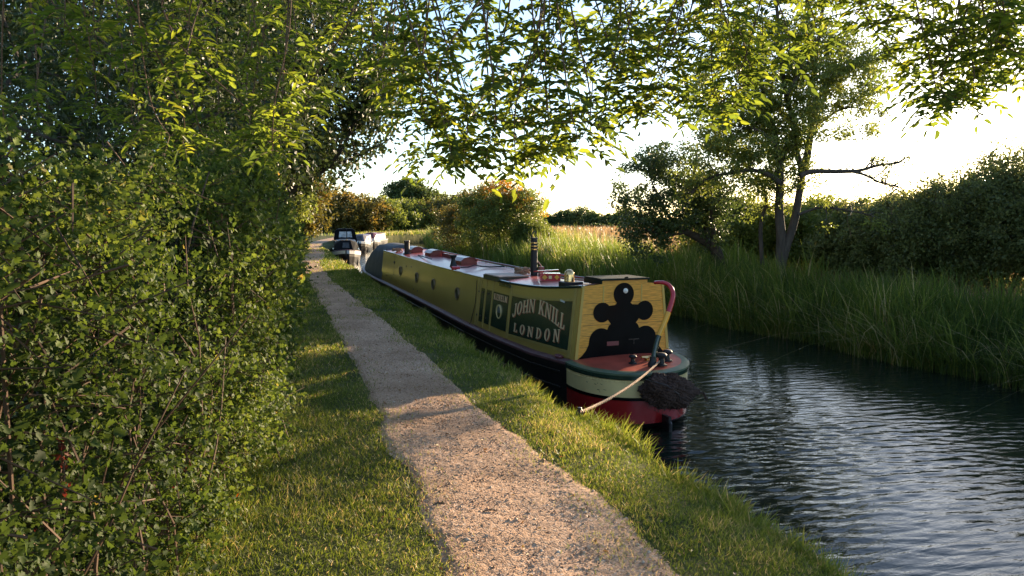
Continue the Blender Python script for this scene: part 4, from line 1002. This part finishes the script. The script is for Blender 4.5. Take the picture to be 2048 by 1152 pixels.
def branchy(m_, p, d, L_, r, depth, tips, bend=.22, split=3, up=.12, k=6):
    p = np.array(p, float); d = np.array(d, float); d /= np.linalg.norm(d); P = [p]; n = 5
    for j in range(n):
        d = d+np.array([random.gauss(0, bend), random.gauss(0, bend), random.gauss(up*.5, bend*.7)])*.5; d /= np.linalg.norm(d)
        P.append(P[-1]+d*L_/n)
    m_.tube(P, list(np.linspace(r, r*.55, n+1)), k, cap=False)
    if depth == 0: tips.append(P[-1]); tips.append(P[3]); return
    for c in range(split):
        q = random.choice([2, 3, 4, 5]) if c < split-1 else 5
        v = np.array([random.gauss(0, 1), random.gauss(0, 1), random.gauss(.1, .6)]); v /= np.linalg.norm(v)
        branchy(m_, P[q], d*.75+v*.8+np.array([0, 0, up]), L_*random.uniform(.6, .8), r*.55, depth-1, tips, bend, split, up, max(4, k-1))
    tips.append(P[-1])
def tree(name, loc, H, Rc, zc0, label, cat, leafm, nclump, nper, size, group=None, trunk_r=.2, depth=3, barkm=None, crad=.5, tb=0., tv=1., tall=1., lean=(0, 0), stems=1, tpl='quad', holes=.0):
    """trunk, limbs, and a crown of leaf clumps hung on the limb ends plus an uneven shell"""
    t = empty(name, loc, 0, label, cat, group); tips = []; tr = MB(); lm = MB()
    for k_ in range(stems):
        th = random.uniform(0, 6.28); d = np.array([math.cos(th)*.22*(stems > 1)+lean[0], math.sin(th)*.22*(stems > 1)+lean[1], 1.])
        P = [np.array([0., 0, -.3])]; n = 5; hh = zc0+(H-zc0)*.45
        for j in range(n): d = d+np.array([random.gauss(0, .06), random.gauss(0, .06), 0]); P.append(P[-1]+d/np.linalg.norm(d)*(hh+.3)/n)
        tr.tube(P, list(np.linspace(trunk_r, trunk_r*.45, n+1)), 10, cap=False)
        for c in range(6 if depth else 0):
            q = random.choice([2, 3, 4, 5, 5]); a_ = c*1.05+random.uniform(-.4, .4)
            branchy(lm, P[q], (math.cos(a_), math.sin(a_), random.uniform(.25, .9)), Rc*.62, trunk_r*.38, depth-1, tips)
    tr.build('trunk', barkm or M['bark'], t, smooth=True)
    if depth: lm.build('limbs', barkm or M['bark'], t, smooth=True)
    zc = (H+zc0)/2; hz_ = (H-zc0)/2
    d = norm(rng.normal(size=(nclump, 3))); rr = rng.random(nclump)**.38
    nz = fbm(d, 1.5, 3); rr = rr*(1+.22*nz); C_ = d*rr[:, None]*np.array([Rc, Rc, hz_])+np.array([0, 0, zc])
    # keep those that survive big gaps
    keep = fbm(C_+np.array(loc), 1.1/max(Rc, 1)*2, 3) > -.45+holes; C_ = C_[keep]
    if tips:
        T_ = np.array(tips); e = ((T_-np.array([0, 0, zc]))/np.array([Rc*1.15, Rc*1.15, hz_*1.1])); T_ = T_[(e**2).sum(1) < 1.1]
        C_ = np.concatenate([C_, T_])
    cr = crad*rng.uniform(.55, 1.35, len(C_))
    leafobj('crown', [clumps(C_, cr, nper, size, tb=tb, tv=tv, flat=.65, tpl=tpl)], leafm, t)
    return t
# trees behind the hedge, left
GL_ = 'trees standing behind the towpath hedge'
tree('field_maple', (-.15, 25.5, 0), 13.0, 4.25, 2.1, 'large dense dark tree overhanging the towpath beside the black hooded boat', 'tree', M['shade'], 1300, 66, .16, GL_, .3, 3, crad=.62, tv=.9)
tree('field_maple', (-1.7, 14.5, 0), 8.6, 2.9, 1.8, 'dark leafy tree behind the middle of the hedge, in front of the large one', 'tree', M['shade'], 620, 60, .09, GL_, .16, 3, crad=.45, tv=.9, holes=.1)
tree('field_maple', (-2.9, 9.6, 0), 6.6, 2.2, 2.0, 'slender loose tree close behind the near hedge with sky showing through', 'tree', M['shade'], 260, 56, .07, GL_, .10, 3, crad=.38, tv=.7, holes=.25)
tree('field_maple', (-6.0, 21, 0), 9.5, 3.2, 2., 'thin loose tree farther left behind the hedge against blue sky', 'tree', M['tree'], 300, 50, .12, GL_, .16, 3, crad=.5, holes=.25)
tree('field_maple', (-1.2, 36, 0), 8., 3.0, 1.2, 'rounded green tree behind the hedge beyond the large dark tree', 'tree', M['tree'], 320, 44, .2, GL_, .2, 2, crad=.6)
tree('field_maple', (1.0, 47, 0), 6.2, 2.6, .6, 'brownish tree at the path bend behind the black hooded boat', 'tree', M['autumn'], 300, 42, .22, GL_, .2, 2, crad=.55, tv=.7)
tree('young_tree', (.55, 33, 0), 3.6, 1.2, 1.9, 'small young tree with bare pale trunk beside the towpath', 'tree', M['pale'], 60, 42, .13, None, .07, 2, crad=.4)
# autumn-tinted trees round the bend
FT = [(640, 100, 5.8, 3.2, 'autumn'), (668, 99, 6.2, 3.4, 'autumn'), (700, 101, 5.6, 3.3, 'autumn'), (732, 103, 5.4, 3.2, 'autumn'), (762, 106, 5.0, 3.2, 'pale'), (790, 110, 5.0, 3.3, 'pale'), (822, 114, 5.3, 3.4, 'pale'), (852, 116, 5.0, 3.6, 'autumn'), (880, 118, 4.8, 3.6, 'pale')]
LB = ['rusty brown tree at the left end of the row round the canal bend', 'tall rusty tree above the black boat in the row round the bend', 'brown tinted tree behind the lilac boat', 'olive brown tree behind the farthest maroon boat', 'yellow green tree just right of the farthest moored boat', 'pale green bushy tree below the tall dark green one', 'light green tree in the bend row right of the tall one', 'brownish low tree near the right end of the bend row', 'last green tree of the bend row, beside the orange bush']
for (px, d_, H_, R_, mk), lb in zip(FT, LB):
    p = at(px, 470, d_); tree('bend_tree', (p[0], p[1], -.4), H_*1.0, R_, -.2, lb, 'tree', M[mk], 170, 46, .34, 'trees in the row round the canal bend', .2, 0, crad=.8, tv=.75)
p = at(815, 470, 125); tree('dark_tree', (p[0], p[1], -.6), 9.0, 4.2, 2.4, 'taller dark green tree rising above the row at the canal bend', 'tree', M['tree'], 260, 48, .42, None, .35, 2, crad=.85)
p = at(872, 470, 130); tree('dark_tree', (p[0], p[1], -.6), 6.9, 4.2, 1, 'rounded mid green tree behind the row, right of the taller one', 'tree', M['tree'], 220, 46, .42, None, .35, 0, crad=.85, tb=.15)
p = at(925, 470, 75); tree('bushy_tree', (p[0], p[1], -.5), 5.3, 3.0, 0, 'dark brownish green tree behind the left of the orange bush', 'tree', M['autumn'], 240, 50, .22, None, .2, 2, crad=.6, tv=.5)
# orange topped bush on the far bank
p = at(1000, 470, 52)
t = tree('hawthorn_bush', (p[0], p[1], -.6), 4.6, 3.1, .1, 'broad hawthorn bush with orange and gold top on the far bank', 'bush', M['pale'], 330, 48, .13, None, .09, 3, crad=.45, stems=4, tv=.75, tb=.1)
C_ = np.array([(random.gauss(.2, 1.35), random.gauss(-.7, .7), random.uniform(3.4, 5.2)) for _ in range(140)]); C_[:, 2] -= .14*C_[:, 0]**2
leafobj('golden_shoots', [clumps(C_, .30, 45, .12, tv=1., flat=.6)], M['gold_leaf'], t)
for px, dd, H_, R_, mk, lb in ((925, 56, 3.6, 2.2, 'autumn', 'dull brown green bush left of the orange topped one'), (1066, 49, 2.9, 1.2, 'pale', 'small yellow green bush at the right foot of the orange topped one')):
    p = at(px, 470, dd); tree('hawthorn_bush', (p[0], p[1], -.6), H_, R_, 0, lb, 'bush', M[mk], 150, 56, .13, None, .06, 2, crad=.42, stems=3, tv=.7)
# far field: hedge and trees on the skyline
t = empty('field_hedge', (*at(1160, 460, 230)[:2], -2.4), 0, 'long low dark hedge across the far end of the brown field', 'hedge')
a, b = at(1050, 460, 235), at(1700, 460, 215); n = 26000; u = rng.random(n); P = np.array(a)*(1-u)[:, None]+np.array(b)*u[:, None]
P[:, :2] += rng.normal(0, .5, (n, 2)); P[:, 2] = -2.6+rng.random(n)*2.3*(1+.15*np.sin(u*60)); P -= np.array(t.location)
leafobj('foliage', [leaves(P, rdir(n), rdir(n), .5, .35, 'quad', rng.random(n)*.7)], M['tree'], t)
for px, H_, R_, dd, lb in ((1120, 5.6, 3., 250, 'small pale tree left end of the skyline group beyond the field'), (1140, 6.3, 3.2, 255, 'thin round tree left of the big dark one on the skyline'), (1162, 7.6, 4.2, 250, 'big dark round tree on the skyline beyond the field'), (1186, 5.8, 3.4, 240, 'lower round tree right of the big dark one on the skyline'), (1212, 4.9, 2.4, 245, 'small tree alone in the gap on the skyline'),
                           (1245, 6.6, 4., 225, 'skyline tree half hidden by the thorn tree'), (1095, 5., 3., 250, 'low skyline tree just beside the orange bush')):
    p = at(px, 470, dd); tree('skyline_tree', (p[0], p[1], -2.5), H_+.6, R_, .4, lb, 'tree', M['tree'], 90, 44, .62, 'trees on the skyline beyond the field', .35, 0, crad=1.15)

# ---------------- right bank: tall open tree traced limb by limb
D0 = 24.5
base = at(1560, 545, D0); base[2] = float(zright(np.array([base[0]]), np.array([base[1]]))[0])-.1
ta = empty('riverside_ash', base, 0, 'tall open tree with forked grey trunk on the far bank, light leaves', 'tree')
def px3(P, dd=0.): return [np.array(at(x, y, D0+dd+(q[0] if q else 0)))-base for x, y, *q in P]
tr = MB(); r = lambda a, b, n: list(np.linspace(a, b, n))
def limb(m_, P, r0, r1, dd=0., k=8):
    Q = spl(px3(P, dd), 4); m_.tube(Q, r(r0, r1, len(Q)), k, cap=False); return Q
Q1 = limb(tr, [(1556, 560), (1561, 520), (1562, 470), (1558, 420), (1560, 370), (1560, 330), (1553, 290), (1545, 250), (1530, 205), (1522, 150)], .18, .055, 0, 12)
Q2 = limb(tr, [(1563, 530, .05), (1572, 495, 0.), (1588, 445, .1), (1597, 395, .2), (1604, 345, .3), (1592, 300, .4), (1586, 245, .2), (1573, 190, .0), (1562, 120, -.2), (1556, 50, -.2), (1550, -40, -.2)], .15, .045, 0, 12)
tr.build('trunk', M['bark'], ta, smooth=True)
LM = [([(1604, 345), (1614, 312), (1622, 260), (1630, 205), (1626, 150), (1640, 60), (1650, -20)], .14, .04, .5), ([(1560, 365), (1535, 348), (1500, 340), (1470, 345), (1430, 352), (1400, 368), (1386, 385)], .08, .03, -.6),
      ([(1600, 352), (1625, 343), (1680, 343), (1718, 341), (1760, 330), (1798, 326)], .09, .025, -.8), ([(1700, 342), (1730, 350), (1762, 366), (1790, 372)], .05, .015, -.9),
      ([(1630, 205), (1662, 160), (1702, 138), (1760, 118), (1800, 100)], .09, .03, .4), ([(1545, 250), (1500, 215), (1460, 200), (1410, 190)], .07, .02, .7),
      ([(1560, 330), (1575, 300), (1590, 282)], .07, .04, .2), ([(1553, 290), (1520, 262), (1490, 255), (1455, 250)], .05, .02, -.9), ([(1586, 245), (1560, 222), (1540, 190), (1500, 150), (1470, 110)], .09, .03, 1.),
      ([(1595, 430), (1640, 415), (1690, 420), (1740, 430)], .05, .015, -.5), ([(1622, 260), (1670, 225), (1700, 215), (1740, 220)], .05, .015, 1.), ([(1573, 190), (1600, 140), (1612, 80), (1618, 0)], .07, .03, -.7), ([(1630, 205), (1625, 140), (1612, 80)], .06, .02, .9),
      ([(1525, 530), (1521, 470), (1524, 435), (1533, 405), (1526, 375), (1505, 348), (1482, 318), (1458, 300), (1412, 292)], .075, .02, .6)]
C_ = []; lm = MB()
for P, a_, b_3, dd in LM:
    Q = limb(lm, P, a_, b_3, dd); nQ = len(Q)
    for i in range(nQ//3, nQ):
        for _ in range(2 if i < nQ*.6 else 3):
            v = norm(np.array([random.gauss(0, 1), random.gauss(0, 1), random.gauss(.25, .7)])); L_ = random.uniform(.25, .95)
            e = Q[i]+v*L_; lm.tube([Q[i], (Q[i]+e)/2+np.array([0, 0, .05]), e], [.02, .012, .005], 4, cap=False); C_.append(e); C_.append((Q[i]+e)/2+v*.1)
for Q in (Q1, Q2):
    for i in range(len(Q)//3, len(Q)):
        for _ in range(3):
            v = norm(np.array([random.gauss(0, 1), random.gauss(0, 1), random.gauss(.2, .6)])); L_ = random.uniform(.3, 1.3)
            e = Q[i]+v*L_; lm.tube([Q[i], (Q[i]+e)/2+np.array([0, 0, .06]), e], [.025, .014, .005], 4, cap=False); C_.append(e); C_.append((Q[i]+e)/2+v*.1)
lm.build('limbs', M['bark'], ta, smooth=True)
for _ in range(1700):
    a_ = random.uniform(1370, 1775); b_3 = random.uniform(40, 330)
    if b_3 > 275 and a_ > 1595: continue
    if ((a_-1572)/195)**2+((b_3-190)/185)**2 < 1 and fbm(np.array([[a_/60., b_3/60., 3.]]), 1., 3)[0] > -.28: C_.append(np.array(at(a_, b_3, D0+random.gauss(0, 1.1)))-base)
C_ = np.array(C_)
def _pp(q): v = q+base-CAMP; d = v@FW; return 1024+FPX*(v@RT)/d, 576-FPX*(v@UP)/d
C_ = np.array([q for q in C_ if not (1625 < _pp(q)[0] < 1850 and 282 < _pp(q)[1] < 440 and random.random() < .93)])
leafobj('crown', [clumps(C_, .27*rng.uniform(.6, 1.4, len(C_)), 36, .092, tv=.75, tb=.1, flat=.6)], M['pale'], ta)
# thorn tree with leaning trunk, left of it
D0 = 27.5; base = at(1432, 520, D0); base[2] = -.75
tt = empty('thorn_tree', base, 0, 'dark spreading thorn tree with leaning blackish trunk on the far bank', 'tree')
tr = MB(); limb(tr, [(1440, 530), (1430, 498), (1405, 480), (1375, 465), (1352, 452), (1335, 445)], .22, .07, 0, 10); tr.build('trunk', M['barkd'], tt, smooth=True)
lm = MB(); C_ = []
for P, a_, b_3, dd in [([(1425, 495), (1412, 460), (1398, 430), (1385, 395), (1388, 350), (1394, 300)], .10, .03, .3), ([(1428, 490), (1425, 440), (1420, 395), (1432, 370)], .09, .03, -.4), ([(1352, 452), (1330, 420), (1310, 380), (1296, 340)], .06, .02, 0),
                       ([(1385, 395), (1350, 370), (1320, 350), (1290, 330)], .05, .02, .6), ([(1398, 430), (1440, 400), (1465, 370)], .05, .02, .4), ([(1375, 465), (1330, 470), (1290, 460)], .05, .02, -.5), ([(1335, 445), (1300, 440), (1265, 425)], .05, .015, .4)]:
    Q = limb(lm, P, a_, b_3, dd)
    for i in range(2, len(Q)):
        for _ in range(2):
            v = norm(np.array([random.gauss(0, 1), random.gauss(0, 1), random.gauss(.2, .6)])); L_ = random.uniform(.3, .9)
            e = Q[i]+v*L_; lm.tube([Q[i], (Q[i]+e)/2, e], [.018, .012, .005], 4, cap=False); C_ += [e, (Q[i]+e)/2]
lm.build('limbs', M['barkd'], tt, smooth=True)
for _ in range(1250):
    a_ = random.uniform(1230, 1500); b_3 = random.uniform(280, 520)
    ell = ((a_-1345)/112)**2+((b_3-410)/118)**2; gap = ((a_-1385)/45)**2+((b_3-480)/30)**2
    if ell < 1.12 and gap > 1 and fbm(np.array([[a_/38., b_3/38., 1.]]), 1., 3)[0] > -.34+.4*max(ell-.6, 0): C_.append(np.array(at(a_, b_3, D0+random.gauss(0, 1.1)))-base)
C_ = np.array(C_)
leafobj('crown', [clumps(C_, .30*rng.uniform(.6, 1.4, len(C_)), 34, .10, tv=.6, flat=.65)], M['tree'], tt)
# understorey and the high dark hedge of the far bank
cat_pale = lambda mk: mk == 'pale'
def bushrow(rows, cat, name, group):
    for px, top, dd, Rx, mk, tb, lb in rows:
        p = at(px, top, dd); H_ = p[2]+.9
        tree(name, (p[0], p[1], -.85), H_-(.05 if cat_pale(mk) else .55 if px < 1980 else .15), Rx, -.1, lb, cat, M[mk], int((95 if mk == 'pale' else 135)*Rx), 34 if mk == 'pale' else 46, .085*dd/20, group, .06, 3, crad=.45, stems=4, tb=tb, tv=.7, holes=-.15)
bushrow([(1470, 395, 34, 2.2, 'pale', .3, 'yellow green bush between the thorn tree and the forked trunk'), (1540, 415, 36, 2.2, 'pale', .2, 'light bush seen behind the forked trunk'),
         (1630, 405, 33, 2.2, 'pale', .35, 'sunlit yellow green bush right of the forked trunk'), (1695, 400, 31, 2.1, 'pale', .1, 'green bush at the left end of the high dark hedge')], 'bush', 'hazel_bush', 'light bushes behind the forked tree')
bushrow([(1735, 385, 29.5, 1.9, 'dark', .35, 'olive bush starting the high hedge on the far bank'), (1800, 368, 28, 2.0, 'dark', .3, 'rounded bush in the high dark hedge, second from its open end'), (1870, 358, 26.5, 2.1, 'dark', .15, 'dark bush in the middle of the high far bank hedge'),
         (1945, 325, 25, 2.2, 'dark', .1, 'tall dark bush where the far hedge begins to rise'), (2020, 285, 24, 2.4, 'dark', .05, 'tallest dark bush of the far hedge near the frame edge'), (2120, 250, 22.5, 2.6, 'dark', .05, 'dark bush past the tallest one'), (2250, 220, 21, 2.7, 'dark', .05, 'dark bush farther along the bank'), (2420, 190, 20, 2.8, 'dark', .05, 'dark bush beyond, near the viewer')], 'bush', 'blackthorn_bush', 'high dark hedge on the far bank')
# feathery tops of the hedge
for px, dd, H_, lb in ((2035, 24, 4.9, 'thin feathery shoots rising from the tallest hedge bush'), (1930, 25, 4.2, 'thin shoots standing up where the far hedge begins to rise'), (1830, 27, 3.4, 'low fuzzy shoots along the middle of the far hedge top')):
    p = at(px, 285, dd); o_ = empty('blackthorn_shoots', (p[0], p[1], -.8), 0, lb, 'shoots'); m_ = MB(); tp_ = []
    for k_ in range(26): branchy(m_, (random.gauss(0, 1.2), random.gauss(0, .8), H_-1.3), (random.gauss(0, .2), random.gauss(0, .2), 1), random.uniform(.7, 1.7), .012, 0, tp_, k=4)
    m_.build('stems', M['twig'], o_); leafobj('foliage', [clumps(np.array(tp_), .15, 16, .08, tv=.5)], M['dark'], o_)

# ---------------- overhanging ash: trunk behind the viewer's left, boughs over the path
ash = empty('ash_tree', (-3.4, -.6, 0), 0, 'ash tree overhanging the towpath with drooping twigs of paired narrow leaflets', 'tree')
A0 = np.array([-3.4, -.6, 0])
tr = MB(); T0 = spl([(0, 0, -.2), (.1, .1, 1.5), (.0, .3, 3.2), (.3, .6, 4.6), (.9, 1.1, 6.2)], 4); tr.tube(T0, r(.34, .18, len(T0)), 14); tr.build('trunk', M['bark'], ash, smooth=True)
def wp(*p): return np.array(p, float)-A0
bough = MB(); BG = []
for P, r0 in [([(-3.3, -.2, 3.4), (-2.6, 1.2, 4.4), (-1.6, 3., 5.0), (-.4, 5., 5.3), (1.0, 7.2, 5.3)], .10), ([(-3.1, 0, 4.2), (-1.4, 1.6, 5.0), (.6, 3.3, 5.3), (2.8, 5.2, 5.1), (4.6, 7., 4.7)], .12), ([(-2.8, .3, 4.9), (-.4, 1.2, 5.6), (2.0, 2.4, 5.6), (4.4, 3.9, 5.1), (6.4, 5.2, 4.6)], .11),
              ([(-3.3, 0, 3.0), (-3.3, 1.6, 4.2), (-2.6, 3.2, 4.9), (-2.0, 4.8, 5.0), (-1.2, 6.4, 4.8)], .07), ([(-2.6, .4, 5.2), (-.9, 2.9, 5.9), (1.4, 5.4, 6.2), (3.2, 8.0, 5.9)], .09)]:
    Q = spl([wp(*p) for p in P], 6); bough.tube(Q, r(r0, .02, len(Q)), 9, cap=False); BG += Q
bough.build('bough', M['bark'], ash, smooth=True)
BG = np.array([q for q in BG if (q+A0)[1] > 1.6 or (q+A0)[0] > -1])
tw = MB(); RB = []; RD_ = []; RS = []; DD = []
def droop(px, py, d, steps=9, dens=1.):
    """a hanging twig ending at the given point; leaves along its lower two thirds"""
    tip = np.array(at(px, py, d))-A0
    i = np.argmin(np.linalg.norm((BG-tip)*np.array([1, 1, .6]), axis=1)+rng.random(len(BG))*1.6); a = BG[i]
    up_ = tip+np.array([random.gauss(0, .18), random.gauss(0, .18), random.uniform(.7, 1.2)])
    if up_[2] > a[2]: up_[2] = (a[2]+tip[2])/2
    Q = spl([a, a*.45+up_*.55+np.array([0, 0, .25]), up_, tip*.75+up_*.25+np.array([random.gauss(0, .07), random.gauss(0, .07), 0]), tip], 6)
    tw.tube(Q, r(.009, .0024, len(Q)), 5, cap=False)
    n0 = int(len(Q)*.42); ph = random.uniform(0, 6.28)
    for j in range(n0, len(Q)):
        for s_ in (0, 1):
            if random.random() > .86*dens: continue
            th = ph+j*1.57+s_*math.pi; o_ = np.array([math.cos(th), math.sin(th), random.uniform(-.25, .4)])
            RB.append(Q[j]); RD_.append(o_/np.linalg.norm(o_)); RS.append(random.uniform(.75, 1.15)); DD.append(d)
    RB.append(Q[-1]); RD_.append(norm(norm(Q[-1]-Q[-3])*.5+np.array([random.gauss(0, 1), random.gauss(0, 1), 0.]))); RS.append(1.); DD.append(d)
def field(x0, x1, yl, n, d0, d1, dens=1.):
    """fill the strip between the top of the view and the ragged lower edge yl(x)"""
    for k_ in range(n):
        x = x0+(x1-x0)*(k_+random.random())/n; lo = yl(x); y_ = lo-abs(random.gauss(0, 1))*.55*(lo+60) if random.random() < .72 else lo-random.random()*25
        droop(x, max(y_, -90), random.uniform(d0, d1), dens=dens*.82)
edge_tab = [(-40, 330), (60, 360), (150, 330), (260, 330), (380, 330), (470, 350), (545, 375), (575, 330), (640, 250), (700, 215), (735, 130), (790, 250), (830, 265), (850, 385), (905, 372), (960, 350), (1030, 362), (1080, 350), (1130, 335), (1165, 335), (1205, 300), (1240, 285), (1300, 270), (1370, 262), (1400, 300), (1450, 240), (1520, 165), (1600, 165), (1660, 150), (1740, 110), (1800, 110), (1850, 255), (1905, 262), (1955, 235), (2000, 165), (2100, 165)]
yl = lambda x: float(np.interp(x, *zip(*edge_tab)))-42
field(-30, 420, yl, 16, 4.2, 6.5, .8)
field(330, 680, yl, 20, 4.8, 7.2)
field(745, 850, yl, 5, 4.0, 5.2, .8)
field(835, 1010, yl, 11, 3.9, 5.2); field(1000, 1260, yl, 15, 3.9, 5.2)
field(1230, 1480, yl, 17, 4.2, 5.8)
field(1450, 1800, yl, 19, 4.4, 6.2)
field(1830, 1965, yl, 10, 4.4, 5.6)
field(1950, 2080, yl, 10, 4.2, 5.4)
for px, py, d in ((905, 318, 3.9), (1030, 305, 4.1), (1155, 275, 3.9), (850, 240, 4.0), (1310, 215, 4.4), (545, 300, 4.6), (560, 270, 4.8), (1895, 205, 4.6), (1875, 190, 4.8)): droop(px, py, d)
tw.build('twigs', M['twig'], ash, smooth=True)
RB = np.array(RB); RD_ = np.array(RD_); RS = np.array(RS); nR = len(RB)
# compound leaves: rachis bending down, five pairs of leaflets and one at the end
Lr = .215*RS; ts = np.array([.30, .30, .47, .47, .64, .64, .81, .81, 1.]); sd_2 = np.array([1, -1, 1, -1, 1, -1, 1, -1, 0])
k = len(ts)
Pr = RB[:, None]+RD_[:, None]*(Lr[:, None]*ts)[..., None]; Pr[..., 2] -= (Lr[:, None]*ts**1.8)*rng.uniform(.1, .65, (nR, 1))
T_ = RD_[:, None]*np.ones((1, k, 1)); T_ = T_.copy(); T_[..., 2] -= .75*ts*.55; T_ = norm(T_)
sidev = norm(np.cross(RD_, np.array([0, 0, 1.])+rng.normal(0, .25, (nR, 3))))[:, None]
A = norm(T_*np.where(sd_2 == 0, 1.2, .62)[None, :, None]+sidev*sd_2[None, :, None]*1.0+np.array([0, 0, -.12])+rng.normal(0, .15, (nR, k, 3)))
N = norm(np.cross(sidev, T_)*1.+rng.normal(0, .28, (nR, k, 3))+rng.normal(0, .75, (nR, 1, 3)))
Ll = (.066*RS[:, None]*np.array([.85, .85, 1, 1, 1.05, 1.05, 1, 1, 1.1])*rng.uniform(.85, 1.15, (nR, k))).ravel()
tn = np.clip(.55*np.repeat(rng.random(nR), k)+.45*rng.random(nR*k), 0, 1)
leafobj('foliage', [leaves(Pr.reshape(-1, 3), A.reshape(-1, 3), N.reshape(-1, 3), Ll, Ll*.43, 'ash', tn)], M['ash'], ash)
rc = MB()
for i in range(nR):
    q = Pr[i]; rc.tube([RB[i], q[2], q[5], q[8]], [.0022, .0018, .0015, .001], 3, cap=False)
rc.build('leaf_stalks', M['twig'], ash)
print('ash leaves', nR*k)
n = 420; y = 2.6+14*rng.random(n)**1.4; u = rng.uniform(-.35, 1.3, n); x = interp(y, PL)*(1-u)+interp(y, PR)*u
Pn = np.stack([x, y, zleft(x, y)+.022+.01*rng.random(n)], -1); A = rdir(n); A[:, 2] *= .25; N = rdir(n, 2.2)
M['litter'] = leafmat('dead_leaf', [(0, (.10, .055, .025)), (.6, (.24, .14, .05)), (1, (.36, .27, .07))], .15)
tag(leafobj('fallen_leaves', [leaves(Pn, A, N, rng.uniform(.018, .045, n), rng.uniform(.010, .024, n), 'ash', rng.random(n))], M['litter']), 'small dead brown leaves scattered over the path and verges', 'leaves', kind='stuff')
# small twigs and dead leaves lying on the path
for k_, (px, py, lb) in enumerate(((880, 1008, 'small dark twig lying on the gravel left of the path middle'), (980, 1022, 'forked brown twig lying on the sunlit gravel'))):
    p = ground_at(px, py, .02); o_ = MB().tube([(-.05, 0, .01), (-.01, .01, .014), (.05, -.005, .01)], [.004, .005, .003], 5).tube([(0, .01, .012), (.03, .03, .015)], .003, 5).build('fallen_twig', M['barkd'], None); o_.location = (p[0], p[1], .012); tag(o_, lb, 'twig')
